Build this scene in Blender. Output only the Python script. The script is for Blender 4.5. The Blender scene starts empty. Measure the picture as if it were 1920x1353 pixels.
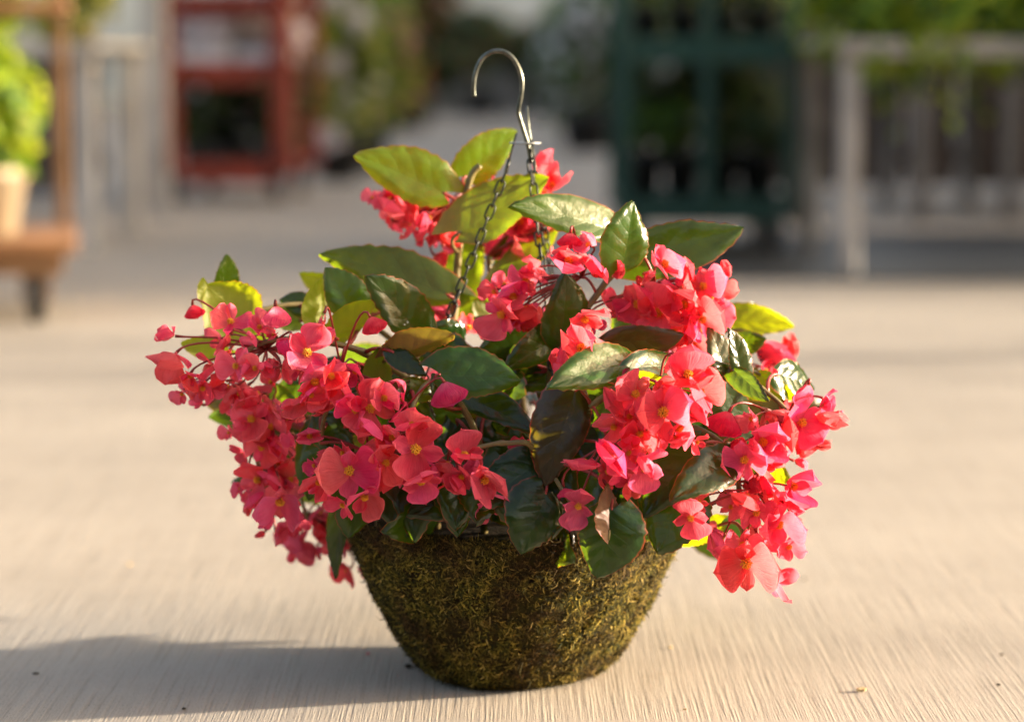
import bpy, bmesh, math, random
import numpy as np
from mathutils import Vector, Matrix

R = math.radians
rnd = random.Random(11)
S = bpy.context.scene
COL = S.collection

# ------------------------------------------------------------------ camera
F, CD, CH, HOR = 4650.0, 2.7, 0.68, 100.0        # focal length in photo pixels, camera distance, height, horizon row
PITCH = math.atan((676.5 - HOR) / F)
cam = bpy.data.cameras.new('camera')
cam.sensor_width = 36.0
cam.lens = F / 1920.0 * 36.0
cam.clip_start = 0.05
cam.clip_end = 400.0
cam.dof.use_dof = True
cam.dof.focus_distance = 2.50
cam.dof.aperture_fstop = 2.3
cam.dof.aperture_blades = 0
camo = bpy.data.objects.new('camera', cam)
camo.location = (0, -CD, CH)
camo.rotation_euler = (math.pi / 2 - PITCH, 0, 0)
COL.objects.link(camo)
S.camera = camo

# ------------------------------------------------------------------ sky and sun
SUN_BACK, SUN_EL = R(7), R(9.5)                  # the sun stands right of the view and a little behind the basket
sd = Vector((math.cos(SUN_BACK) * math.cos(SUN_EL), math.sin(SUN_BACK) * math.cos(SUN_EL), math.sin(SUN_EL)))
W = bpy.data.worlds.new('World')
S.world = W
W.use_nodes = True
nt = W.node_tree
bg = nt.nodes['Background']
sky = nt.nodes.new('ShaderNodeTexSky')
sky.sky_type = 'NISHITA'
sky.sun_disc = False
sky.sun_elevation = SUN_EL
sky.sun_rotation = math.atan2(sd.x, sd.y)
sky.air_density = 0.85
sky.dust_density = 10.0
sky.ozone_density = 0.0
nt.links.new(sky.outputs[0], bg.inputs[0])
bg.inputs[1].default_value = 0.15
sun = bpy.data.lights.new('sun', 'SUN')
sun.energy = 3.7
sun.angle = R(1.0)
sun.color = (1.0, 0.87, 0.69)
suno = bpy.data.objects.new('sun', sun)
suno.rotation_euler = sd.to_track_quat('Z', 'Y').to_euler()
suno.location = sd * 30
COL.objects.link(suno)
S.view_settings.view_transform = 'Standard'
S.view_settings.look = 'None'
S.view_settings.gamma = 1.0
S.view_settings.use_curve_mapping = False
S.view_settings.exposure = 2.4
S.render.engine = 'CYCLES'
S.cycles.max_bounces = 6
S.cycles.diffuse_bounces = 3
S.cycles.glossy_bounces = 2
S.cycles.transmission_bounces = 3
S.cycles.caustics_reflective = False
S.cycles.caustics_refractive = False


# ------------------------------------------------------------------ helpers
def at(px, py, Y):
    """point of the place seen at a photo pixel, standing at world depth Y"""
    xc, yc = (px - 960.0) / F, -(py - 676.5) / F
    c, s = math.cos(PITCH), math.sin(PITCH)
    d = Vector((xc, c + yc * s, -s + yc * c))
    return Vector((0, -CD, CH)) + d * ((Y + CD) / d.y)


def mpp(Y):
    return (Y + CD) / F


def tag(o, label=None, cat=None, group=None, kind=None):
    if label: o['label'] = label
    if cat: o['category'] = cat
    if group: o['group'] = group
    if kind: o['kind'] = kind
    return o


def empty(name, loc=(0, 0, 0), rz=0.0):
    o = bpy.data.objects.new(name, None)
    o.location = loc
    o.rotation_euler = (0, 0, rz)
    o.empty_display_size = 0.05
    COL.objects.link(o)
    return o


class MB:
    """collects shapes, then links them as one mesh object"""
    def __init__(self):
        self.v, self.f, self.m = [], [], []

    def add(self, vs, fs, mi=0):
        b = len(self.v)
        self.v += [tuple(p) for p in vs]
        self.f += [tuple(i + b for i in q) for q in fs]
        self.m += [mi] * len(fs)
        return self

    def box(self, x0, x1, y0, y1, z0, z1, bev=0.0, mi=0):
        if bev <= 0:
            vs = [(x, y, z) for z in (z0, z1) for y in (y0, y1) for x in (x0, x1)]
            return self.add(vs, [(0, 2, 3, 1), (4, 5, 7, 6), (0, 1, 5, 4), (2, 6, 7, 3), (0, 4, 6, 2), (1, 3, 7, 5)], mi)
        bm = bmesh.new()
        bmesh.ops.create_cube(bm, size=1.0)
        for v in bm.verts:
            v.co = Vector(((x0 + x1) / 2 + v.co.x * (x1 - x0), (y0 + y1) / 2 + v.co.y * (y1 - y0), (z0 + z1) / 2 + v.co.z * (z1 - z0)))
        bmesh.ops.bevel(bm, geom=bm.edges[:], offset=bev, segments=1, affect='EDGES')
        bm.verts.index_update()
        self.add([v.co[:] for v in bm.verts], [tuple(v.index for v in f.verts) for f in bm.faces], mi)
        bm.free()
        return self

    def tube(self, pts, r, n=8, mi=0, cap=True):
        pts = [Vector(p) for p in pts]
        rs = r if isinstance(r, (list, tuple)) else [r] * len(pts)
        vs, fs = [], []
        prev = None
        for i, p in enumerate(pts):
            t = (pts[min(i + 1, len(pts) - 1)] - pts[max(i - 1, 0)])
            if t.length < 1e-9: t = Vector((0, 0, 1))
            t.normalize()
            a = prev if prev is not None else (Vector((1, 0, 0)) if abs(t.x) < 0.8 else Vector((0, 1, 0)))
            a = (a - t * a.dot(t)).normalized()
            prev = a
            b = t.cross(a)
            for k in range(n):
                w = 2 * math.pi * k / n
                vs.append(p + (a * math.cos(w) + b * math.sin(w)) * rs[i])
        for i in range(len(pts) - 1):
            for k in range(n):
                k2 = (k + 1) % n
                fs.append((i * n + k, i * n + k2, (i + 1) * n + k2, (i + 1) * n + k))
        if cap:
            fs.append(tuple(range(n - 1, -1, -1)))
            fs.append(tuple((len(pts) - 1) * n + k for k in range(n)))
        return self.add(vs, fs, mi)

    def fork(self, x, y, w, t, d, z0, z1):
        o = [(-w, z0), (-w, z1), (w, z1), (w, z0), (w - t, z0), (w - t, z1 - t), (-w + t, z1 - t), (-w + t, z0)]
        vs = [(x + a, y - d, z) for a, z in o] + [(x + a, y + d, z) for a, z in o]
        fs = [(0, 7, 6, 1), (1, 6, 5, 2), (2, 5, 4, 3), (8, 9, 14, 15), (9, 10, 13, 14), (10, 11, 12, 13)]
        return self.add(vs, fs + [(i, (i + 1) % 8, (i + 1) % 8 + 8, i + 8) for i in range(8)])

    def lathe(self, prof, n=48, c=(0, 0, 0), mi=0, jitter=None):
        vs, fs = [], []
        for (r, z) in prof:
            for k in range(n):
                w = 2 * math.pi * k / n
                vs.append((c[0] + r * math.cos(w), c[1] + r * math.sin(w), c[2] + z))
        for i in range(len(prof) - 1):
            for k in range(n):
                k2 = (k + 1) % n
                fs.append((i * n + k, i * n + k2, (i + 1) * n + k2, (i + 1) * n + k))
        return self.add(vs, fs, mi)

    def build(self, name, mats, parent=None, loc=None, smooth=False):
        me = bpy.data.meshes.new(name)
        me.from_pydata(self.v, [], self.f)
        mats = mats if isinstance(mats, (list, tuple)) else [mats]
        for m in mats: me.materials.append(m)
        if len(mats) > 1: me.polygons.foreach_set('material_index', self.m)
        if smooth: me.polygons.foreach_set('use_smooth', [True] * len(self.f))
        me.update()
        return link(name, me, parent, loc)


def link(name, me, parent=None, loc=None):
    o = bpy.data.objects.new(name, me)
    COL.objects.link(o)
    if parent is not None: o.parent = parent
    if loc is not None: o.location = loc
    return o


def bez(a, b, c, n=10):
    a, b, c = Vector(a), Vector(b), Vector(c)
    return [a * (1 - t) ** 2 + b * 2 * t * (1 - t) + c * t * t for t in [i / n for i in range(n + 1)]]


def copy_tree(o, parent=None):
    c = o.copy()
    COL.objects.link(c)
    c.parent = parent
    for ch in list(o.children):
        copy_tree(ch, c)
    return c


# ------------------------------------------------------------------ materials
class N:
    def __init__(self, name):
        self.mat = bpy.data.materials.new(name)
        self.mat.use_nodes = True
        self.t = self.mat.node_tree
        self.p = self.t.nodes['Principled BSDF']
        self.out = self.t.nodes['Material Output']

    def n(self, typ, **kw):
        x = self.t.nodes.new(typ)
        for k, v in kw.items():
            if hasattr(x, k): setattr(x, k, v)
        return x

    def l(self, a, b):
        self.t.links.new(a, b)

    def math(self, op, a, b=None, c=None, clamp=False):
        x = self.n('ShaderNodeMath', operation=op, use_clamp=clamp)
        for i, q in enumerate((a, b, c)):
            if q is None: continue
            if isinstance(q, (int, float)): x.inputs[i].default_value = q
            else: self.l(q, x.inputs[i])
        return x.outputs[0]

    def mix(self, fac, a, b, blend='MIX'):
        x = self.n('ShaderNodeMix', data_type='RGBA', blend_type=blend)
        for s, q in ((x.inputs[0], fac), (x.inputs[6], a), (x.inputs[7], b)):
            if isinstance(q, (int, float)): s.default_value = q
            elif isinstance(q, tuple): s.default_value = q if len(q) == 4 else (*q, 1)
            else: self.l(q, s)
        return x.outputs[2]

    def ramp(self, fac, stops):
        x = self.n('ShaderNodeValToRGB')
        cr = x.color_ramp
        while len(cr.elements) < len(stops): cr.elements.new(0.5)
        for e, (p, c) in zip(cr.elements, stops):
            e.position = p
            e.color = (*c, 1) if len(c) == 3 else c
        self.l(fac, x.inputs[0])
        return x.outputs[0]

    def noise(self, scale, detail=4, rough=0.55, coord=None, sc=None, dist=0.0):
        x = self.n('ShaderNodeTexNoise')
        x.inputs['Scale'].default_value = scale
        x.inputs['Detail'].default_value = detail
        x.inputs['Roughness'].default_value = rough
        x.inputs['Distortion'].default_value = dist
        if coord is None:
            tc = self.n('ShaderNodeTexCoord')
            coord = tc.outputs['Object']
        if sc:
            mp = self.n('ShaderNodeMapping')
            mp.inputs['Scale'].default_value = sc
            self.l(coord, mp.inputs[0])
            coord = mp.outputs[0]
        self.l(coord, x.inputs['Vector'])
        return x.outputs[0]

    def bump(self, h, strength=0.5, dist=0.01, prev=None):
        b = self.n('ShaderNodeBump')
        b.inputs['Strength'].default_value = strength
        b.inputs['Distance'].default_value = dist
        self.l(h, b.inputs['Height'])
        if prev is not None: self.l(prev, b.inputs['Normal'])
        return b.outputs[0]

    def set(self, color=None, rough=None, metal=None, spec=None, normal=None):
        p = self.p
        for s, q in ((p.inputs['Base Color'], color), (p.inputs['Roughness'], rough), (p.inputs['Metallic'], metal),
                     (p.inputs['Specular IOR Level'], spec), (p.inputs['Normal'], normal)):
            if q is None: continue
            if isinstance(q, (int, float)): s.default_value = q
            elif isinstance(q, tuple): s.default_value = (*q, 1)
            else: self.l(q, s)
        return self

    def translucent(self, color, fac, normal=None):
        tr = self.n('ShaderNodeBsdfTranslucent')
        if isinstance(color, tuple): tr.inputs[0].default_value = (*color, 1)
        else: self.l(color, tr.inputs[0])
        if normal is not None: self.l(normal, tr.inputs['Normal'])
        mx = self.n('ShaderNodeMixShader')
        if isinstance(fac, (int, float)): mx.inputs[0].default_value = fac
        else: self.l(fac, mx.inputs[0])
        self.l(self.p.outputs[0], mx.inputs[1])
        self.l(tr.outputs[0], mx.inputs[2])
        self.l(mx.outputs[0], self.out.inputs[0])
        return self


def paint(name, col, rough=0.55, var=0.25, scale=6.0, metal=0.0, chip=None):
    m = N(name)
    nz = m.noise(scale, 5)
    dark = tuple(c * (1 - var) for c in col)
    lite = tuple(min(1, c * (1 + var * 0.5)) for c in col)
    c = m.ramp(nz, [(0.3, dark), (0.7, lite)])
    if chip:
        n2 = m.noise(scale * 5, 6)
        c = m.mix(m.ramp(n2, [(0.58, (0, 0, 0)), (0.66, (1, 1, 1))]), c, chip)
    m.set(c, rough, metal, normal=m.bump(m.noise(scale * 12, 3), 0.15, 0.003))
    return m.mat


def leafmat(name, col, tcol, fac=0.35, rough=0.45, var=0.5):
    m = N(name)
    g = m.n('ShaderNodeNewGeometry')
    a = tuple(c * (1 - var) for c in col)
    b = tuple(min(1, c * (1 + var)) for c in col)
    m.set(m.mix(g.outputs['Random Per Island'], a, b), rough)
    return m.translucent(m.mix(g.outputs['Random Per Island'], tuple(c * 0.7 for c in tcol), tcol), fac).mat


def concrete():
    m = N('broomed_concrete')
    tc = m.n('ShaderNodeTexCoord')
    co = tc.outputs['Object']
    broom = m.noise(1.0, 3, 0.7, co, (260, 4.5, 1))
    wide = m.noise(1.0, 3, 0.55, co, (45, 0.8, 1))
    pits = m.noise(1.0, 3, 0.6, co, (480, 260, 1))
    stain = m.noise(0.9, 7, 0.62, co, (1.0, 1.6, 1))
    spots = m.noise(9.0, 5, 0.6, co)
    c = m.ramp(stain, [(0.28, (0.245, 0.215, 0.182)), (0.5, (0.315, 0.276, 0.232)), (0.72, (0.362, 0.318, 0.266))])
    c = m.mix(0.52, c, m.ramp(broom, [(0.34, (0.60, 0.58, 0.55)), (0.46, (0.97, 0.97, 0.97)), (0.66, (1.08, 1.08, 1.08))]), 'MULTIPLY')
    c = m.mix(0.3, c, m.ramp(wide, [(0.3, (0.84, 0.84, 0.84)), (0.7, (1.06, 1.06, 1.06))]), 'MULTIPLY')
    c = m.mix(0.85, c, m.ramp(pits, [(0.30, (0.45, 0.43, 0.40)), (0.42, (1, 1, 1)), (0.70, (1.12, 1.12, 1.12))]), 'MULTIPLY')
    c = m.mix(m.ramp(spots, [(0.64, (0, 0, 0)), (0.74, (0.4, 0.4, 0.4))]), c, (0.22, 0.18, 0.145))
    b = m.bump(wide, 0.15, 0.004)
    b = m.bump(broom, 0.55, 0.0030, b)
    b = m.bump(pits, 0.55, 0.0012, b)
    m.set(c, 0.85, spec=0.25, normal=b)
    return m.mat


def begonia_leaf(name, top, under, tcol, fac, rough, edge=(0.55, 0.07, 0.03)):
    m = N(name)
    uv = m.n('ShaderNodeUVMap')
    sx = m.n('ShaderNodeSeparateXYZ')
    m.l(uv.outputs[0], sx.inputs[0])
    u = m.math('ABSOLUTE', m.math('MULTIPLY_ADD', sx.outputs[0], 2.0, -1.0))
    v = sx.outputs[1]
    oi = m.n('ShaderNodeObjectInfo')
    tc = m.n('ShaderNodeTexCoord')
    # side veins leave the midrib at a slant
    s = m.math('FRACT', m.math('MULTIPLY', m.math('SUBTRACT', v, m.math('MULTIPLY', u, 0.30)), 5.0))
    dv = m.math('ABSOLUTE', m.math('SUBTRACT', s, 0.5))
    vein = m.math('SUBTRACT', 1.0, m.math('MULTIPLY', dv, 11.0), clamp=True)
    mid = m.math('SUBTRACT', 1.0, m.math('MULTIPLY', u, 16.0), clamp=True)
    vn = m.math('MAXIMUM', m.math('MULTIPLY', vein, m.math('SUBTRACT', 1.0, m.math('MULTIPLY', u, 0.75))), mid)
    puck = m.math('COSINE', m.math('MULTIPLY', m.math('SUBTRACT', s, 0.5), 6.283))
    g = m.n('ShaderNodeNewGeometry')
    big = m.noise(22, 4, 0.6, tc.outputs['Object'])
    cells = m.noise(240, 3, 0.5, tc.outputs['Object'])
    t1 = m.mix(m.ramp(big, [(0.35, (0, 0, 0)), (0.68, (1, 1, 1))]), tuple(c * 0.7 for c in top), tuple(c * 1.35 for c in top))
    t1 = m.mix(m.math('MULTIPLY', vn, 0.16), t1, tuple(min(1, c * 2.2 + 0.02) for c in top))
    u1 = m.mix(m.math('MULTIPLY', vn, 0.5), under, tuple(min(1, c * 1.5) for c in under))
    base = m.mix(g.outputs['Backfacing'], t1, u1)
    hs = m.n('ShaderNodeHueSaturation')
    m.l(m.math('MULTIPLY_ADD', oi.outputs['Random'], 0.05, 0.475), hs.inputs['Hue'])
    m.l(m.math('MULTIPLY_ADD', oi.outputs['Random'], 0.5, 0.75), hs.inputs['Value'])
    m.l(base, hs.inputs['Color'])
    ef = m.math('MULTIPLY', m.math('MULTIPLY', m.math('SUBTRACT', u, 0.95), 20.0, clamp=True), m.math('MULTIPLY_ADD', big, 1.6, -0.15, clamp=True))
    col = m.mix(m.math('MULTIPLY', ef, 0.75), hs.outputs[0], edge)
    h = m.math('ADD', m.math('MULTIPLY', puck, -0.5), m.math('MULTIPLY', vn, -0.8))
    nb = m.bump(h, 0.18, 0.0011)
    nb = m.bump(big, 0.5, 0.005, nb)
    nb = m.bump(cells, 0.22, 0.0007, nb)
    m.set(col, m.math('MULTIPLY_ADD', g.outputs['Backfacing'], 0.25, rough), spec=0.5, normal=nb)
    tcv = m.mix(m.ramp(big, [(0.3, (0, 0, 0)), (0.7, (1, 1, 1))]), tuple(c * 0.6 for c in tcol), tcol)
    tcv = m.mix(m.math('MULTIPLY', vn, 0.3), tcv, tuple(c * 0.55 for c in tcol))
    tcv = m.mix(m.math('MULTIPLY', ef, 0.8), tcv, (0.7, 0.10, 0.02))
    return m.translucent(tcv, fac, nb).mat


def petal_mat(name, col, tcol, fac=0.45):
    m = N(name)
    uv = m.n('ShaderNodeUVMap')
    sx = m.n('ShaderNodeSeparateXYZ')
    m.l(uv.outputs[0], sx.inputs[0])
    oi = m.n('ShaderNodeObjectInfo')
    strk = m.noise(1.0, 4, 0.6, uv.outputs[0], (26, 2.2, 1))
    blot = m.noise(3.0, 3, 0.5, uv.outputs[0])
    c = m.mix(m.ramp(strk, [(0.35, (0, 0, 0)), (0.7, (1, 1, 1))]), tuple(x * 0.80 for x in col), tuple(min(1, x * 1.25 + 0.03) for x in col))
    c = m.mix(m.ramp(blot, [(0.40, (0, 0, 0)), (0.75, (0.7, 0.7, 0.7))]), c, tuple(min(1, x * 1.1 + 0.10) for x in col))
    c = m.mix(m.ramp(sx.outputs[1], [(0.0, (0.5, 0.5, 0.5)), (0.35, (0, 0, 0))]), c, (0.85, 0.26, 0.26))
    hs = m.n('ShaderNodeHueSaturation')
    r2 = m.math('FRACT', m.math('MULTIPLY', oi.outputs['Random'], 17.3))
    r3 = m.math('FRACT', m.math('MULTIPLY', oi.outputs['Random'], 53.9))
    m.l(m.math('MULTIPLY_ADD', oi.outputs['Random'], 0.040, 0.474), hs.inputs['Hue'])
    m.l(m.math('MULTIPLY_ADD', r2, 0.40, 0.80), hs.inputs['Value'])
    m.l(m.math('MULTIPLY_ADD', r3, 0.14, 0.98), hs.inputs['Saturation'])
    m.l(c, hs.inputs['Color'])
    nb = m.bump(strk, 0.35, 0.02)
    m.set(hs.outputs[0], 0.40, spec=0.4, normal=nb)
    m.p.inputs['Sheen Weight'].default_value = 0.15
    return m.translucent(m.mix(0.55, hs.outputs[0], tcol), fac, nb).mat


def stem_mat(name, a, b, rough=0.45, fac=0.12):
    m = N(name)
    nz = m.noise(60, 4)
    m.set(m.ramp(nz, [(0.35, a), (0.65, b)]), rough, normal=m.bump(m.noise(300, 3), 0.2, 0.001))
    return m.translucent(b, fac).mat


M = {}
M['concrete'] = concrete()
M['leaf_dark'] = begonia_leaf('begonia_leaf_mature', (0.010, 0.027, 0.005), (0.065, 0.075, 0.016), (0.26, 0.42, 0.008), 0.32, 0.22)
M['leaf_mid'] = begonia_leaf('begonia_leaf_green', (0.023, 0.062, 0.007), (0.12, 0.135, 0.024), (0.36, 0.50, 0.010), 0.42, 0.24)
M['leaf_young'] = begonia_leaf('begonia_leaf_young', (0.055, 0.115, 0.006), (0.19, 0.185, 0.035), (0.62, 0.68, 0.008), 0.54, 0.34)
M['leaf_bronze'] = begonia_leaf('begonia_leaf_bronze', (0.034, 0.030, 0.010), (0.15, 0.075, 0.040), (0.34, 0.26, 0.015), 0.32, 0.30)
M['petal'] = petal_mat('begonia_petal', (0.96, 0.070, 0.135), (1.0, 0.24, 0.25), 0.56)
M['bud'] = petal_mat('begonia_bud', (0.68, 0.025, 0.075), (0.95, 0.07, 0.09), 0.34)
m = N('begonia_stamen'); m.set(m.ramp(m.noise(400, 2), [(0.3, (0.75, 0.30, 0.02)), (0.7, (0.95, 0.55, 0.04))]), 0.6); M['stamen'] = m.mat
M['stem'] = stem_mat('begonia_stem', (0.13, 0.085, 0.030), (0.20, 0.165, 0.055))
M['stem_red'] = stem_mat('begonia_flower_stalk', (0.22, 0.025, 0.022), (0.38, 0.05, 0.04), 0.4, 0.2)
m = N('soil'); nz = m.noise(120, 6); m.set(m.ramp(nz, [(0.3, (0.006, 0.005, 0.003)), (0.7, (0.024, 0.017, 0.011))]), 0.95, spec=0.05, normal=m.bump(nz, 0.9, 0.01)); M['soil'] = m.mat


def moss_base():
    m = N('moss_liner')
    n1, n2 = m.noise(16, 5), m.noise(130, 5, 0.7)
    c = m.ramp(n1, [(0.32, (0.012, 0.008, 0.003)), (0.5, (0.030, 0.020, 0.006)), (0.68, (0.034, 0.034, 0.007))])
    c = m.mix(0.8, c, m.ramp(n2, [(0.3, (0.35, 0.35, 0.35)), (0.7, (1.3, 1.3, 1.3))]), 'MULTIPLY')
    m.set(c, 0.95, spec=0.1, normal=m.bump(n2, 1.0, 0.006))
    return m.mat


def moss_strand():
    m = N('moss_strands')
    g = m.n('ShaderNodeNewGeometry')
    tc = m.n('ShaderNodeTexCoord')
    n1 = m.noise(19, 4, 0.6, tc.outputs['Object'])
    sx = m.n('ShaderNodeSeparateXYZ')
    m.l(tc.outputs['Object'], sx.inputs[0])
    a = m.ramp(g.outputs['Random Per Island'], [(0.0, (0.014, 0.017, 0.003)), (0.35, (0.038, 0.038, 0.005)), (0.7, (0.135, 0.108, 0.013)), (0.93, (0.34, 0.25, 0.036)), (1.0, (0.52, 0.39, 0.12))])
    b = m.ramp(g.outputs['Random Per Island'], [(0.0, (0.013, 0.008, 0.003)), (0.5, (0.034, 0.019, 0.005)), (1.0, (0.11, 0.062, 0.018))])
    c = m.mix(m.ramp(n1, [(0.42, (0, 0, 0)), (0.62, (0.95, 0.95, 0.95))]), a, b)
    m.set(c, 0.8, spec=0.2)
    return m.translucent(c, 0.12).mat


M['moss_base'], M['moss'] = moss_base(), moss_strand()
m = N('dark_wire'); nz = m.noise(90, 4); m.set(m.ramp(nz, [(0.35, (0.055, 0.060, 0.050)), (0.7, (0.16, 0.165, 0.14))]), 0.34, 0.85, normal=m.bump(nz, 0.2, 0.001)); M['wire'] = m.mat
m = N('chain_wire'); nz = m.noise(200, 4); m.set(m.ramp(nz, [(0.35, (0.010, 0.012, 0.010)), (0.7, (0.035, 0.038, 0.030))]), 0.35, 0.5); M['chain'] = m.mat
m = N('zinc_disc'); m.set((0.33, 0.33, 0.31), 0.45, 0.8); M['zinc'] = m.mat
M['grey_paint'] = paint('weathered_grey_paint', (0.40, 0.37, 0.345), 0.6, 0.3)
M['pale_grey'] = paint('pale_table_paint', (0.50, 0.475, 0.45), 0.6, 0.25)
M['dim_grey'] = paint('dim_grey_paint', (0.15, 0.135, 0.125), 0.7, 0.3)
M['red_paint'] = paint('rusty_red_paint', (0.26, 0.032, 0.012), 0.7, 0.4, chip=(0.13, 0.04, 0.02))
M['green_paint'] = paint('dark_green_paint', (0.005, 0.042, 0.030), 0.7, 0.3)
M['tan_wood'] = paint('tan_cart_wood', (0.30, 0.14, 0.055), 0.65, 0.35, 9)
M['rust'] = paint('brown_rusted_steel', (0.24, 0.125, 0.055), 0.7, 0.4)
M['brown_wood'] = paint('brown_fence_wood', (0.048, 0.032, 0.025), 0.8, 0.4)
M['rubber'] = paint('black_rubber', (0.022, 0.020, 0.018), 0.7, 0.3)
M['black_pot'] = paint('black_plastic', (0.016, 0.015, 0.015), 0.5, 0.3)
M['cream_pot'] = paint('cream_ceramic', (0.42, 0.335, 0.225), 0.5, 0.2)
M['white_tray'] = paint('white_plastic', (0.62, 0.60, 0.62), 0.5, 0.15)
M['wall_white'] = paint('white_siding', (0.80, 0.80, 0.76), 0.7, 0.12, 1.0)
M['wall_grey'] = paint('grey_block', (0.30, 0.29, 0.27), 0.85, 0.2, 2.0)
M['roof'] = paint('canopy_sheet', (0.30, 0.29, 0.27), 0.5, 0.2)
M['fol_lime'] = leafmat('lime_foliage', (0.24, 0.32, 0.02), (0.62, 0.70, 0.04), 0.45)
M['fol_yel'] = leafmat('yellow_green_foliage', (0.30, 0.30, 0.05), (0.6, 0.6, 0.10), 0.45)
M['fol_green'] = leafmat('green_foliage', (0.085, 0.18, 0.018), (0.25, 0.42, 0.02), 0.4)
M['fol_dark'] = leafmat('dark_foliage', (0.028, 0.055, 0.012), (0.10, 0.16, 0.02), 0.3)
M['fol_rust'] = leafmat('rust_foliage', (0.22, 0.075, 0.025), (0.45, 0.14, 0.03), 0.35)
M['flo_white'] = leafmat('white_blooms', (0.84, 0.80, 0.84), (0.8, 0.76, 0.8), 0.3, 0.5, 0.12)
M['flo_lav'] = leafmat('lavender_blooms', (0.42, 0.33, 0.52), (0.6, 0.5, 0.7), 0.3, 0.5, 0.2)
M['flo_pink'] = leafmat('pink_blooms', (0.55, 0.16, 0.24), (0.8, 0.3, 0.35), 0.3, 0.5, 0.2)

# ------------------------------------------------------------------ ground
g = MB()
g.add([(-150, -12, 0), (150, -12, 0), (150, 220, 0), (-150, 220, 0)], [(0, 1, 2, 3)])
tag(g.build('ground', M['concrete']), 'broom-finished tan concrete yard', None, None, 'structure')

# ------------------------------------------------------------------ warehouse whose shade lies over the far half of the yard
wh = empty('warehouse', (9.5, 8.3, 0))
tag(wh, 'long tan metal warehouse beyond the right side of the yard', 'building')
wb = MB()
for i in range(64):
    y = i * .33
    wb.add([(0, y, 0), (-.03, y + .08, 0), (-.03, y + .25, 0), (0, y + .33, 0), (0, y, 6), (-.03, y + .08, 6), (-.03, y + .25, 6), (0, y + .33, 6)], [(0, 1, 5, 4), (1, 2, 6, 5), (2, 3, 7, 6)])
wb.box(.001, 12, 0, 21.12, 0, 6)
wb.build('wall', M['cream_pot'], wh)
MB().add([(-.4, -.4, 5.95), (-.4, 21.5, 5.95), (6, 21.5, 7.6), (6, -.4, 7.6), (12.4, -.4, 5.95), (12.4, 21.5, 5.95),
          (-.4, -.4, 6.06), (-.4, 21.5, 6.06), (6, 21.5, 7.71), (6, -.4, 7.71), (12.4, -.4, 6.06), (12.4, 21.5, 6.06)],
         [(0, 3, 2, 1), (3, 4, 5, 2), (6, 7, 8, 9), (9, 8, 11, 10), (0, 1, 7, 6), (4, 10, 11, 5), (0, 6, 9, 3), (3, 9, 10, 4), (1, 2, 8, 7), (2, 5, 11, 8)]).build('roof', M['roof'], wh)
for y in (3.0, 9.0, 15.0):
    MB().box(-.06, -.035, y - 1.5, y + 1.5, 0, 3.2).build('door', M['grey_paint'], wh)
st = empty('sky_blocker', (0, -9.5, 0))  # unseen building added behind the camera to cut sky fill on the basket
tag(st, 'added unseen dark building behind the viewer that cuts sky fill', 'building')
MB().box(-16, 16, -6, 0, 0, 3.3).build('wall', M['brown_wood'], st)  # wall of the added sky blocker
MB().box(-16.3, 16.3, -6.3, .5, 3.31, 3.6).build('roof', M['roof'], st)  # roof of the added sky blocker
for x in (-8, -4, 0, 4, 8):
    MB().box(x - 1.2, x + 1.2, .003, .04, .4, 2.6).build('window', M['black_pot'], st)
gp = MB().box(-.045, .045, -.045, .045, .02, 3.2, .006).box(-.08, .08, -.08, .08, 0, .021, .003)
tag(gp.build('tall_post', M['grey_paint'], loc=(-1.5, 7.8, 0)), 'tall square grey post left of the red rack', 'post')
tag(MB().box(.40, 5.2, 4.74, 6.75, .001, .006).build('shade_sheet', M['black_pot'], loc=(0, 0, 0)), 'dark sheet standing in for the shade under the green rack and right display table', 'mat')  # thin dark sheet stands in for the shade on the concrete here

# ------------------------------------------------------------------ foliage of the plants behind
def clump(name, parent, c, rad, n, size, mats, weights=None, seed=0, flat=0.0, hang=0.0, loc=None):
    """uneven mass of small bent leaves spread through an ellipsoid"""
    r = random.Random(seed)
    mb = MB()
    subs = [(Vector((r.gauss(0, .45), r.gauss(0, .45), r.gauss(0, .45))), r.uniform(.35, .7)) for _ in range(12)]
    wts = weights or [1] * len(mats)
    for _ in range(n):
        sc, sr = r.choice(subs)
        d = Vector((r.gauss(0, 1), r.gauss(0, 1), r.gauss(0, 1))).normalized() * sr * r.uniform(0.5, 1.0) + sc
        if d.length > 1.15: d *= 1.15 / d.length
        p = Vector((c[0] + d.x * rad[0], c[1] + d.y * rad[1], c[2] + d.z * rad[2]))
        if hang: p.z -= hang * r.random() ** 2 * (abs(d.y) + .3)
        nrm = (d + Vector((r.gauss(0, .5), r.gauss(0, .5), r.gauss(0, .5) + 0.5))).normalized()
        t = nrm.cross(Vector((r.gauss(0, 1), r.gauss(0, 1), r.gauss(0, 1)))).normalized()
        b = nrm.cross(t)
        L = size * r.uniform(0.6, 1.3)
        w = L * r.uniform(0.3, 0.42)
        k = r.choices(range(len(mats)), wts)[0]
        mb.add([p, p + t * L * .5 + b * w + nrm * L * .1, p + t * L - nrm * L * .15, p + t * L * .5 - b * w + nrm * L * .1, p + t * L * .5],
               [(0, 1, 4), (1, 2, 4), (2, 3, 4), (3, 0, 4)], k)
    return mb.build(name, mats, parent, loc)


def pot(mb, c, r, h, n=20, mi=0):
    mb.lathe([(0.001, 0.0), (r * .72, 0.0), (r * .98, h * .85), (r * 1.06, h * .86), (r * 1.06, h), (r * .95, h), (r * .93, h * .9), (0.001, h * .88)], n, c, mi)
    return mb


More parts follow.
